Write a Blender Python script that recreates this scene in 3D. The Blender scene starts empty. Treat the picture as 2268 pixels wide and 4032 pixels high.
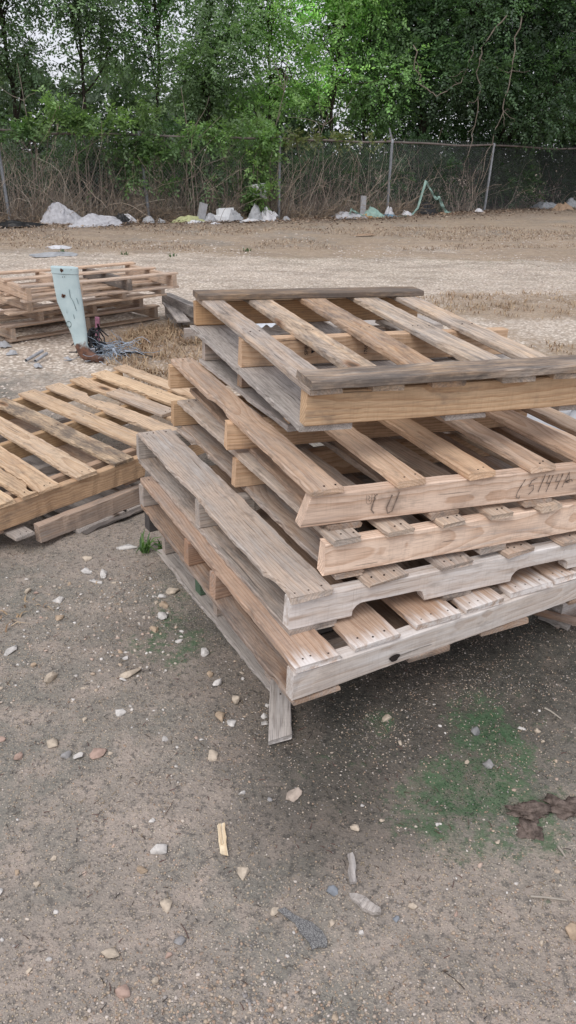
import bpy, bmesh, math, random
import numpy as np
from mathutils import Vector, Matrix, Euler
rng = np.random.default_rng(7)
random.seed(7)
scene = bpy.context.scene
COL = scene.collection
R = math.radians

# ------------------------------------------------------------------ camera
CF, CH, CP, CR = 2938.65, 1.4211, 0.4492, 0.0210      # focal (photo px), height, pitch, roll
cam_d = bpy.data.cameras.new('camera')
cam_d.sensor_fit = 'VERTICAL'; cam_d.sensor_height = 24.0
cam_d.lens = CF / 4032 * 24.0
cam_d.clip_end = 600
cam = bpy.data.objects.new('camera', cam_d); COL.objects.link(cam)
cam.matrix_world = Matrix.Translation((0, 0, CH)) @ Matrix.Rotation(math.pi/2 - CP, 4, 'X') @ Matrix.Rotation(CR, 4, 'Z')
scene.camera = cam
scene.view_settings.view_transform = 'Standard'
scene.view_settings.look = 'None'
scene.view_settings.exposure = 0

def gp(px, py, z=0.0):
    """point of the level plane z seen at photo pixel (px,py): used once to read positions off the photograph"""
    X, Y = px - 1134, py - 2016
    a = (math.cos(CR)*X + math.sin(CR)*Y)/CF; b = (-math.sin(CR)*X + math.cos(CR)*Y)/CF
    c, s = math.cos(CP), math.sin(CP)
    dx, dy, dz = a, c - b*s, -s - b*c
    t = (z - CH)/dz
    return (dx*t, dy*t)

# ------------------------------------------------------------------ bookkeeping
def tag(o, label=None, cat=None, group=None, kind=None):
    if label: o['label'] = label
    if cat: o['category'] = cat
    if group: o['group'] = group
    if kind: o['kind'] = kind
    return o
def thing(name, label, cat, loc=(0,0,0), group=None):
    o = bpy.data.objects.new(name, None); o.empty_display_size = .1
    COL.objects.link(o); o.location = loc
    return tag(o, label, cat, group)

# ------------------------------------------------------------------ node helpers
class NT:
    def __init__(s, name, blank=False):
        s.m = bpy.data.materials.new(name); s.m.use_nodes = True
        s.t = s.m.node_tree; s.t.nodes.clear()
        s.out = s.n('ShaderNodeOutputMaterial')
    def n(s, t, **k):
        x = s.t.nodes.new(t)
        for a, v in k.items(): setattr(x, a, v)
        return x
    def l(s, a, b): s.t.links.new(a, b)
    def setin(s, sock, v):
        if hasattr(v, 'is_linked') or isinstance(v, bpy.types.NodeSocket): s.l(v, sock)
        else: sock.default_value = v
    def math(s, op, a, b=0.0, c=None, clamp=False):
        x = s.n('ShaderNodeMath', operation=op); x.use_clamp = clamp
        s.setin(x.inputs[0], a); s.setin(x.inputs[1], b)
        if c is not None: s.setin(x.inputs[2], c)
        return x.outputs[0]
    def vmul(s, v, k):
        x = s.n('ShaderNodeVectorMath', operation='MULTIPLY'); s.setin(x.inputs[0], v); s.setin(x.inputs[1], k)
        return x.outputs[0]
    def vadd(s, v, k):
        x = s.n('ShaderNodeVectorMath', operation='ADD'); s.setin(x.inputs[0], v); s.setin(x.inputs[1], k)
        return x.outputs[0]
    def noise(s, v, scale=1.0, detail=3.0, rough=.55, dist=0.0):
        x = s.n('ShaderNodeTexNoise'); s.setin(x.inputs['Vector'], v)
        x.inputs['Scale'].default_value = scale; x.inputs['Detail'].default_value = detail
        x.inputs['Roughness'].default_value = rough; x.inputs['Distortion'].default_value = dist
        return x.outputs['Fac']
    def mix(s, f, a, b, mode='MIX'):
        x = s.n('ShaderNodeMix', data_type='RGBA', blend_type=mode)
        s.setin(x.inputs[0], f); s.setin(x.inputs[6], a); s.setin(x.inputs[7], b)
        return x.outputs[2]
    def ramp(s, v, lo, hi, smooth=True, a=0.0, b=1.0):
        x = s.n('ShaderNodeMapRange', interpolation_type='SMOOTHSTEP' if smooth else 'LINEAR')
        s.setin(x.inputs[0], v); s.setin(x.inputs[1], lo); s.setin(x.inputs[2], hi); s.setin(x.inputs[3], a); s.setin(x.inputs[4], b)
        return x.outputs[0]
    def attr(s, name):
        return s.n('ShaderNodeAttribute', attribute_name=name)
    def bsdf(s, col, rough=.85, spec=.25, bump=None, bstr=.3, bdist=.002, metal=0.0):
        x = s.n('ShaderNodeBsdfPrincipled'); s.setin(x.inputs['Base Color'], col)
        s.setin(x.inputs['Roughness'], rough); x.inputs['Specular IOR Level'].default_value = spec
        s.setin(x.inputs['Metallic'], metal)
        if bump is not None:
            bn = s.n('ShaderNodeBump'); bn.inputs['Strength'].default_value = bstr; bn.inputs['Distance'].default_value = bdist
            s.l(bump, bn.inputs['Height']); s.l(bn.outputs[0], x.inputs['Normal'])
        s.l(x.outputs[0], s.out.inputs[0]); return x
def rgb(r, g, b): return (r, g, b, 1.0)

# ------------------------------------------------------------------ materials
def make_wood():
    t = NT('weathered_wood')
    g = t.attr('grain').outputs['Vector']; tint = t.attr('tint').outputs['Color']
    wx = t.n('ShaderNodeSeparateColor'); t.l(t.attr('wx').outputs['Color'], wx.inputs[0])
    weather, stain, pale = wx.outputs[0], wx.outputs[1], wx.outputs[2]
    sp = t.n('ShaderNodeSeparateXYZ'); t.l(g, sp.inputs[0]); l, a, b = sp.outputs
    # knots
    vo = t.n('ShaderNodeTexVoronoi', voronoi_dimensions='3D', feature='F1'); t.l(t.vmul(g, (1.9, 6.0, 1.2)), vo.inputs['Vector'])
    vo.inputs['Scale'].default_value = 1.0
    vcs = t.n('ShaderNodeSeparateColor'); t.l(vo.outputs['Color'], vcs.inputs[0])
    has = t.math('GREATER_THAN', vcs.outputs[0], .35)
    kd = t.math('ADD', vo.outputs['Distance'], t.math('MULTIPLY', t.math('SUBTRACT', 1.0, has), 2.0))
    kn = t.math('MULTIPLY', t.noise(t.vmul(g, (60, 60, 60)), 1, 2), .06)
    knot = t.ramp(t.math('ADD', kd, kn), .10, .19, a=1.0, b=0.0)
    halo = t.ramp(kd, .06, .55, a=1.0, b=0.0)
    # growth rings : distance from a wandering pith
    n1 = t.noise(t.vmul(g, (1.1, 3.0, 3.0)), 1, 1.5)
    n2 = t.noise(t.vmul(g, (7.0, 22.0, 22.0)), 1, 2)
    r = t.math('SQRT', t.math('ADD', t.math('MULTIPLY', a, a), t.math('MULTIPLY', b, b)))
    r = t.math('ADD', r, t.math('MULTIPLY', n1, .05)); r = t.math('ADD', r, t.math('MULTIPLY', n2, .006))
    r = t.math('ADD', r, t.math('MULTIPLY', halo, .022))
    fr = t.math('FRACT', t.math('DIVIDE', r, .0080))
    ring = t.math('MULTIPLY', t.math('POWER', fr, 2.2), t.ramp(fr, .9, 1.0, a=1.0, b=0.0))
    fiber = t.noise(t.vmul(g, (14, 420, 420)), 1, 3, .6)
    streak = t.noise(t.vmul(g, (3.0, 70, 70)), 1, 3, .6)
    blot = t.noise(t.vmul(g, (4.5, 9, 9)), 1, 4, .6)
    base = t.mix(t.ramp(blot, .3, .75), t.vmul(tint, (1.14, 1.13, 1.12)), t.vmul(tint, (.92, .88, .85)))
    late = t.vmul(base, (.66, .53, .43))
    c = t.mix(t.math('MULTIPLY', ring, t.math('SUBTRACT', .85, t.math('MULTIPLY', weather, .35))), base, late)
    c = t.mix(t.ramp(fiber, .42, .68), c, t.vmul(c, (.79, .77, .76)))
    c = t.mix(t.ramp(streak, .52, .72, b=.8), c, t.vmul(c, (.83, .81, .80)))
    # greying
    gf = t.math('ADD', weather, t.math('MULTIPLY', t.math('SUBTRACT', streak, .5), .9))
    gf = t.math('ADD', gf, t.math('MULTIPLY', t.math('SUBTRACT', blot, .5), .9))
    gf = t.math('MULTIPLY', t.ramp(gf, .12, .95), .92)
    gcol = t.mix(t.ramp(streak, .3, .75), rgb(.50, .455, .42), rgb(.34, .31, .285))
    gcol = t.mix(t.math('MULTIPLY', ring, .5), gcol, rgb(.17, .15, .14))
    gcol = t.mix(t.ramp(fiber, .46, .72, b=.75), gcol, rgb(.135, .12, .115))
    c = t.mix(gf, c, gcol)
    # dark mildew
    sn = t.noise(t.vmul(g, (5, 16, 16)), 1, 5, .65); sn2 = t.noise(t.vmul(g, (30, 150, 150)), 1, 3, .6)
    sf = t.ramp(t.math('ADD', t.math('ADD', sn, t.math('MULTIPLY', sn2, .35)), t.math('SUBTRACT', stain, .95)), -.05, .42)
    c = t.mix(t.math('MULTIPLY', sf, .82), c, rgb(.075, .068, .066))
    # bleached / limed skin
    pf = t.ramp(t.math('ADD', t.math('ADD', streak, t.math('MULTIPLY', blot, .5)), t.math('SUBTRACT', pale, .95)), .05, .55)
    c = t.mix(t.math('MULTIPLY', pf, t.math('MULTIPLY', .9, t.ramp(pale, 0.0, .3))), c, rgb(.72, .685, .665))
    # knots
    ck = t.noise(t.vmul(g, (2.6, 75, 75)), 1, 2, .5); c = t.mix(t.ramp(ck, .71, .74, b=.6), c, rgb(.05, .042, .038))
    saw = t.noise(t.vmul(t.vadd(g, (0, 0, 0)), (210, 14, 14)), 1, 2, .5); c = t.mix(t.ramp(saw, .5, .7, b=.22), c, t.vmul(c, (.7, .69, .68)))
    kc = t.mix(t.ramp(kd, .03, .13), rgb(.028, .018, .013), t.vmul(tint, (.42, .27, .18)))
    c = t.mix(t.math('MULTIPLY', knot, .85), c, kc)
    hs = t.n('ShaderNodeHueSaturation'); hs.inputs['Saturation'].default_value = .95; hs.inputs['Value'].default_value = 1.13; t.l(c, hs.inputs['Color']); c = hs.outputs[0]
    dirt = t.noise(t.vmul(g, (11, 22, 22)), 1, 4, .6)
    c = t.mix(t.ramp(dirt, .54, .78, b=.5), c, rgb(.15, .125, .11))
    hgt = t.math('ADD', t.math('MULTIPLY', fiber, .6), t.math('MULTIPLY', ring, .5))
    t.bsdf(c, .88, .18, hgt, .5, .0016)
    return t.m
def simple(name, col, rough=.8, spec=.3, var=.25, scale=20, metal=0.0, bstr=.3, bdist=.003, dark=None):
    t = NT(name); tc = t.n('ShaderNodeTexCoord')
    n = t.noise(tc.outputs['Object'], scale, 4, .6)
    dk = dark or tuple(c*(1-2*var) for c in col)
    c = t.mix(t.ramp(n, .3, .7), rgb(*col), rgb(*dk))
    t.bsdf(c, rough, spec, n, bstr, bdist, metal); return t.m
def tinted(name, rough=.9, spec=.15, scale=60, var=.35, bstr=.4, bdist=.002):
    t = NT(name); c = t.attr('tint').outputs['Color']; tc = t.n('ShaderNodeTexCoord')
    n = t.noise(tc.outputs['Object'], scale, 4, .65)
    col = t.mix(t.ramp(n, .3, .7), t.vmul(c, (1.1, 1.1, 1.1)), t.vmul(c, (1-var,)*3))
    t.bsdf(col, rough, spec, n, bstr, bdist); return t.m
def make_leaf():
    t = NT('leaf'); c = t.attr('tint').outputs['Color']
    d = t.n('ShaderNodeBsdfDiffuse'); t.l(c, d.inputs[0])
    tr = t.n('ShaderNodeBsdfTranslucent'); t.l(t.vmul(c, (1.1, 1.25, .7)), tr.inputs[0])
    gl = t.n('ShaderNodeBsdfGlossy'); gl.inputs['Roughness'].default_value = .55; gl.inputs[0].default_value = rgb(.9, .95, 1)
    m = t.n('ShaderNodeMixShader'); m.inputs[0].default_value = .45; t.l(d.outputs[0], m.inputs[1]); t.l(tr.outputs[0], m.inputs[2])
    m2 = t.n('ShaderNodeMixShader'); m2.inputs[0].default_value = .035; t.l(m.outputs[0], m2.inputs[1]); t.l(gl.outputs[0], m2.inputs[2])
    t.l(m2.outputs[0], t.out.inputs[0]); return t.m
WOOD = make_wood(); LEAF = make_leaf()
NAIL = simple('rusty_nail', (.06, .04, .032), .7, .4)
STONE = tinted('limestone', scale=45, var=.3, bstr=.5, bdist=.003)
PEB = tinted('pebble_stone', scale=90, var=.25, bstr=.2, bdist=.001)
STRAW = tinted('dry_straw', scale=20, var=.2, bstr=0.0)
BARK = simple('bark', (.075, .062, .052), .95, .1, .3, 14, bstr=.7, bdist=.01)
VINE_BARK = simple('vine_bark', (.26, .22, .185), .95, .1, .2, 14)
GALV = simple('galvanised_steel', (.33, .35, .38), .5, .5, .12, 9, metal=.2)
MESHWIRE = simple('galvanised_wire', (.21, .22, .23), .6, .4, .15, 9, metal=.1)
RAIL = simple('rusty_rail', (.22, .185, .17), .75, .3, .2, 6)
INK = simple('marker_ink', (.035, .03, .032), .8, .2, .1, 60)
FAINT = simple('faded_ink', (.28, .215, .175), .85, .2, .2, 60)

# ------------------------------------------------------------------ mesh builder
class MB:
    def __init__(s): s.v=[]; s.f=[]; s.g=[]; s.t=[]; s.w=[]; s.mi=[]; s.n=0
    def add(s, v, f, g=None, t=None, w=None, mi=0):
        v = np.asarray(v, float); k = len(v)
        s.v.append(v); s.f += [tuple(i+s.n for i in q) for q in f]; s.mi += [mi]*len(f)
        s.g.append(np.asarray(g, float) if g is not None else v.copy())
        tt = np.zeros((k, 4)); tt[:, 3] = 1; tt[:, :3] = np.asarray(t if t is not None else (.5, .5, .5)); s.t.append(tt)
        ww = np.zeros((k, 4)); ww[:, 3] = 1; ww[:, :3] = np.asarray(w if w is not None else (0, 0, 0)); s.w.append(ww)
        s.n += k
    def build(s, name, mats, parent=None, smooth=False):
        me = bpy.data.meshes.new(name)
        me.from_pydata(np.concatenate(s.v).tolist(), [], s.f)
        for m in (mats if isinstance(mats, (list, tuple)) else [mats]): me.materials.append(m)
        a = me.attributes.new('grain', 'FLOAT_VECTOR', 'POINT'); a.data.foreach_set('vector', np.concatenate(s.g).ravel())
        a = me.attributes.new('tint', 'FLOAT_COLOR', 'POINT'); a.data.foreach_set('color', np.concatenate(s.t).ravel())
        a = me.attributes.new('wx', 'FLOAT_COLOR', 'POINT'); a.data.foreach_set('color', np.concatenate(s.w).ravel())
        me.polygons.foreach_set('material_index', np.array(s.mi, dtype=np.int32))
        if smooth: me.polygons.foreach_set('use_smooth', np.ones(len(me.polygons), bool))
        me.update()
        o = bpy.data.objects.new(name, me); COL.objects.link(o)
        if parent: o.parent = parent
        return o
def fast_mesh(name, V, F, tint=None, mat=None, parent=None, smooth=False):
    """V (n,3), F (m,k) numpy"""
    me = bpy.data.meshes.new(name); V = np.asarray(V, np.float32); F = np.asarray(F, np.int32); k = F.shape[1]
    me.vertices.add(len(V)); me.vertices.foreach_set('co', V.ravel())
    me.loops.add(F.size); me.loops.foreach_set('vertex_index', F.ravel())
    me.polygons.add(len(F)); me.polygons.foreach_set('loop_start', np.arange(0, F.size, k, dtype=np.int32))
    me.polygons.foreach_set('loop_total', np.full(len(F), k, np.int32))
    if smooth: me.polygons.foreach_set('use_smooth', np.ones(len(F), bool))
    me.update(calc_edges=True); me.validate()
    if tint is not None:
        a = me.attributes.new('tint', 'FLOAT_COLOR', 'POINT'); c = np.ones((len(V), 4), np.float32); c[:, :3] = tint
        a.data.foreach_set('color', c.ravel())
    if mat: me.materials.append(mat)
    o = bpy.data.objects.new(name, me); COL.objects.link(o)
    if parent: o.parent = parent
    return o

# value noise in numpy
def vnoise(x, y, seed=0):
    xi, yi = np.floor(x).astype(np.int64), np.floor(y).astype(np.int64); fx, fy = x-xi, y-yi
    fx = fx*fx*(3-2*fx); fy = fy*fy*(3-2*fy)
    def h(i, j):
        n = (i*374761393 + j*668265263 + seed*1442695041) & 0x7fffffff
        n = ((n ^ (n >> 13))*1274126177) & 0x7fffffff
        return ((n ^ (n >> 16)) & 0xffff)/65535.0
    return (h(xi, yi)*(1-fx)+h(xi+1, yi)*fx)*(1-fy)+(h(xi, yi+1)*(1-fx)+h(xi+1, yi+1)*fx)*fy
def fbm(x, y, seed=0, o=4):
    s = 0; a = .5; t = 0
    for i in range(o): s = s+a*vnoise(x*2**i, y*2**i, seed+i); t += a; a *= .5
    return s/t

# ------------------------------------------------------------------ boards
def beam(mb, p0, p1, width, thick, tint, wx=(0,0,0), up=(0,0,1), jag=.0012, bow=0.0, notches=(), cut0=0.0, cut1=0.0,
         pith=None, split=None, nails=(), pale_ends=0.0, wane=0.0, skew0=0.0, skew1=0.0, bite=()):
    """sawn board from p0 to p1 (centre of its underside); across = width, up = thickness"""
    p0 = np.array(p0, float); p1 = np.array(p1, float); L = np.linalg.norm(p1-p0); al = (p1-p0)/L
    up = np.array(up, float); ac = np.cross(up, al); ac /= np.linalg.norm(ac); up = np.cross(al, ac)
    n = max(8, int(L/.025)); S = list(np.linspace(0, L, n))
    for (s0, s1, d) in notches:
        for k in (0, .3, .6, 1): S += [s0+k*.035, s1-k*.035]
        S += [s0-.0005, s1+.0005]
    for (s0, s1, d, side) in bite: S += [s0, (2*s0+s1)/3, (s0+2*s1)/3, s1]
    S = np.array(sorted(set(np.round([q for q in S if 0 <= q <= L], 5))))
    n = len(S)
    sd = rng.integers(1, 9999)
    jl = (fbm(S*9, S*0+3, sd, 3)-.5)*2*jag*1.1 + (vnoise(S*60, S*0, sd+5)-.5)*jag*1.2
    jr = (fbm(S*9, S*0+7, sd+2, 3)-.5)*2*jag*1.1 + (vnoise(S*60, S*0, sd+9)-.5)*jag*1.2
    jt = (vnoise(S*14, S*0+1, sd+3)-.5)*jag*1.2
    bz = bow*4*(S/L)*(1-S/L)
    tw = (rng.random()-.5)*.012
    zlo = np.zeros(n)
    for (s0, s1, d) in notches:
        for i, q in enumerate(S):
            if s0 <= q <= s1:
                e = min(q-s0, s1-q); zlo[i] = max(zlo[i], d*(1 if e > .035 else math.sqrt(max(0, 1-(1-e/.035)**2))*.75+.25*min(1, e/.0008)))
    hw = width/2
    ylo = -hw+jl; yhi = hw+jr
    for (s0, s1, d, side) in bite:
        for i, q in enumerate(S):
            if s0 <= q <= s1:
                k = d*math.sin(math.pi*(q-s0)/(s1-s0))**.6
                if side < 0: ylo[i] += k
                else: yhi[i] -= k
    c = min(.0028, thick*.16)
    w_ = wane
    prof = []
    for i in range(n):
        a0, a1, z0, z1 = ylo[i], yhi[i], zlo[i]-jt[i]*.5, thick+jt[i]
        wn = w_*(.6+.8*vnoise(np.array([S[i]*3.]), np.array([.5]), sd+11)[0])
        prof.append([(a0+c, z0), (a1-c, z0), (a1, z0+c), (a1, z1-c), (a1-c, z1), (a0+c+wn, z1), (a0, z1-c-wn*.8), (a0, z0+c)])
    prof = np.array(prof)      # n,8,2
    chip = np.maximum(0, rng.random((n, 4))-.80)*jag*9
    prof[:, 2, 0] -= chip[:, 0]; prof[:, 3, 0] -= chip[:, 1]; prof[:, 3, 1] -= chip[:, 1]*.5; prof[:, 6, 0] += chip[:, 2]; prof[:, 6, 1] -= chip[:, 2]*.5; prof[:, 7, 0] += chip[:, 3]
    Y = prof[:, :, 0]; Z = prof[:, :, 1]
    Sx = np.repeat(S[:, None], 8, 1)
    f0 = np.clip(1-Sx/(.08), 0, 1); f1 = np.clip(1-(L-Sx)/.08, 0, 1)
    Sx = Sx + f0*(cut0*(thick-Z)*-1+skew0*Y) + f1*(cut1*(thick-Z)+skew1*Y)
    ej = (rng.random((2, 8))-.5)*(.003+jag*1.6); Sx[0] += ej[0]; Sx[-1] += ej[1]
    P = p0 + Sx[..., None]*al + Y[..., None]*ac + (Z + bz[:, None] + tw*Y*(S/L-.5)[:, None]*2)[..., None]*up
    if pith is None: pith = (rng.uniform(-.06, .06), -rng.uniform(.02, .11))
    so = rng.uniform(0, 300)
    G = np.stack([Sx+so, Y-pith[0], Z-pith[1]], -1)
    faces = []
    for i in range(n-1):
        for k in range(8):
            k2 = (k+1) % 8; faces.append((i*8+k, i*8+k2, (i+1)*8+k2, (i+1)*8+k))
    faces.append(tuple(reversed(range(8)))); faces.append(tuple((n-1)*8+k for k in range(8)))
    faces = [tuple(reversed(q)) for q in faces]
    wx = tuple(np.clip(np.array(wx)+np.array([rng.uniform(-.10, .09), rng.uniform(-.04, .1), 0]), 0, 1))
    W = np.zeros((n, 8, 3)); W[:] = wx
    if pale_ends:
        W[..., 2] += pale_ends*np.clip(1-Sx/.09, 0, 1)
    T = np.array(tint)*(1+rng.uniform(-.11, .09))*(1+np.array([0, -.3, -.7])*rng.uniform(-.06, .10))
    mb.add(P.reshape(-1, 3), faces, G.reshape(-1, 3), T, W.reshape(-1, 3))
    # nails: (s, y) on the top face
    for (s, y) in nails:
        k = 6; ang = np.arange(k)/k*2*math.pi; rr = .0026
        o = p0 + s*al + y*ac
        bzz = bow*4*(s/L)*(1-s/L)
        v = [o+al*rr*math.cos(q)+ac*rr*math.sin(q)+up*(thick+bzz+.0012) for q in ang]+[o+al*rr*math.cos(q)+ac*rr*math.sin(q)+up*(thick+bzz-.004) for q in ang]
        mb.add(v, [tuple(range(k))]+[(i, i+k, (i+1) % k+k, (i+1) % k) for i in range(k)], mi=1)
def board(parent, name, *a, label=None, **k):
    mb = MB(); beam(mb, *a, **k); o = mb.build(name, [WOOD, NAIL], parent)
    if label: o['label'] = label
    return o

# tints (albedo)
HONEY=(.57,.43,.295); FRESH=(.60,.45,.33); PINK=(.68,.54,.445); BROWN=(.38,.275,.20); TAN=(.50,.375,.27); PALE=(.52,.44,.38); GREY=(.34,.29,.25)

def pallet_root(name, label, x, y, z, yaw, tx, ty, group):
    o = thing(name, label, 'pallet', (x, y, z), group)
    o.rotation_mode = 'QUATERNION'
    M = Matrix.Rotation(yaw, 3, 'Z') @ Matrix.Rotation(ty, 3, 'Y') @ Matrix.Rotation(tx, 3, 'X')
    o.rotation_quaternion = M.to_quaternion(); return o
class Pal:
    """pallet frame: u along the stringers, v along the boards, sheared by sk"""
    def __init__(s, root, sk=0.0): s.r=root; s.sk=sk
    def p(s, u, v, w): return (u-v*s.sk, v, w)
    def stringer(s, v, u0, u1, h, tint, wx=(0,0,0), th=.038, v1=None, name='stringer', label=None, **k):
        v1 = v if v1 is None else v1
        return board(s.r, name, s.p(u0, v+th/2, 0), s.p(u1, v1+th/2, 0), th, h, tint, wx, label=label, pith=k.pop('pith', (rng.choice([-1, 1])*rng.uniform(.02, .09), rng.uniform(-.03, .12))), **k)
    def deck(s, uf, ub, v0, v1, w, t, tint, wx=(0,0,0), name='deck_board', label=None, nail=True, nv=(), **k):
        # uf, ub = (left,right) at the front and back end
        wd = ((uf[1]-uf[0])+(ub[1]-ub[0]))/2
        p0 = s.p((uf[0]+uf[1])/2, v0, w); p1 = s.p((ub[0]+ub[1])/2, v1, w)
        L = math.dist(p0, p1)
        na = []
        if nail:
            for q in (list(nv) or [.022, L-.022]):
                for e in (-.27, .05, .3)[:3 if wd > .1 else 2]: na.append((q+rng.uniform(-.006, .006), e*wd+rng.uniform(-.006, .006)))
        return board(s.r, name, p0, p1, wd, t, tint, wx, label=label, nails=na, **k)

STACK = 'pallets of the big stack'
# ---------- top pallet ------------------------------------------------------
def top_pallet():
    h = .0864; T = .018
    r = pallet_root('wooden_pallet', 'topmost pallet of the big stack, open slatted, with black-stained boards across both ends', .0382, 1.7336, .8170, .3545, .0131, .0214, STACK)
    p = Pal(r)
    p.stringer(0, 0, .97, h, (.56, .405, .26), (.12, .18, 0), jag=.001)
    m = p.stringer(.547, 0, .95, h, (.56, .40, .27), (.08, .1, 0))
    p.stringer(1.140, 0, .93, h, (.48, .31, .17), (.1, .2, 0))
    fr = [(-.004, .078), (.155, .25), (.323, .42), (.53, .633), (.693, .785)]
    bk = [(.006, .089), (.187, .27), (.393, .487), (.61, .712), (.795, .881)]
    ws = [(.62, .22, 0), (.5, .32, 0), (.42, .3, 0), (.52, .35, 0), (.52, .3, 0)]
    ti = [TAN, HONEY, (.5, .33, .2), HONEY, HONEY]
    for a, b, w, c in zip(fr, bk, ws, ti):
        p.deck(a, b, -.028, 1.178, h+.0005, T, c, w, nv=[.60, .06], bow=rng.uniform(-.003, .003), jag=.0018)
    # extra boards nailed across the slats
    z = h+T+.001
    e1 = board(r, 'cross_board', p.p(-.008, .006, z), p.p(.95, .012, z), .105, .021, (.46, .31, .18), (.45, .50, 0), label='black-stained front cross board', jag=.002)
    e2 = board(r, 'cross_board', p.p(-.006, 1.112, z), p.p(.905, 1.112, z), .100, .021, (.46, .31, .18), (.4, .48, 0), label='black-stained rear cross board')
    # wide grey boards under the stringers
    for u0, u1, w in ((-.012, .135, (.98, .15, .15)), (.40, .53, (.8, .2, .1)), (.76, .90, (.8, .2, .1))):
        p.deck((u0, u1), (u0-.005, u1-.01), .012, 1.165, -.018, .017, GREY, w, name='bottom_board', nail=False, jag=.003)
    # printed stamps on the middle stringer
    stamp(m, [(.21, .047, 'SPIB', .013), (.415, .047, '176058', .012)])
    return r
def stamp(parent, items, vf=.547):
    for (u, w, txt, size) in items:
        cu = bpy.data.curves.new('printed_stamp', 'FONT'); cu.body = txt; cu.size = size*1.35; cu.align_x = 'CENTER'; cu.align_y = 'CENTER'; cu.extrude = .0002
        o = bpy.data.objects.new('printed_stamp', cu); COL.objects.link(o)
        me = bpy.data.meshes.new_from_object(o); COL.objects.unlink(o); bpy.data.objects.remove(o)
        me.materials.clear(); me.materials.append(INK)
        s = bpy.data.objects.new('printed_stamp', me); COL.objects.link(s); s.parent = parent
        s.rotation_euler = Euler((R(90), 0, R(0))); s.rotation_euler = (Matrix.Rotation(R(90), 3, 'X') @ Matrix.Rotation(R(90), 3, 'Z')).to_euler()
        s.location = (u, vf-.0030, w)
        if txt == 'SPIB':
            mb = MB()
            for k in range(2):
                mb.add([(u+.016, vf-.0030, w-.012+k*.013), (u+.029, vf-.0030, w-.006+k*.013), (u+.016, vf-.0030, w+k*.013)], [(0, 1, 2)])
            mb.build('stamp_mark', INK, parent)
# ink strokes: polylines in (u, w) on a front face (v = const)
def ink(parent, strokes, vf, name='handwriting', width=.0035, mat=None):
    mb = MB()
    for st in strokes:
        st = np.array(st, float)
        pts = []
        for a, b in zip(st[:-1], st[1:]):
            for k in np.linspace(0, 1, 5)[:-1]: pts.append(a*(1-k)+b*k)
        pts.append(st[-1]); pts = np.array(pts)
        d = np.gradient(pts, axis=0); d /= (np.linalg.norm(d, axis=1)[:, None]+1e-9); nn = np.stack([-d[:, 1], d[:, 0]], 1)
        wd = width/2*(.6+.8*rng.random(len(pts)))[:, None]
        A = pts+nn*wd; B = pts-nn*wd; n = len(pts)
        V = [(a[0], vf, a[1]) for a in A]+[(b[0], vf, b[1]) for b in B]
        mb.add(V, [(i, i+n, i+n+1, i+1) for i in range(n-1)])
    return mb.build(name, mat or INK, parent)

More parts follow.
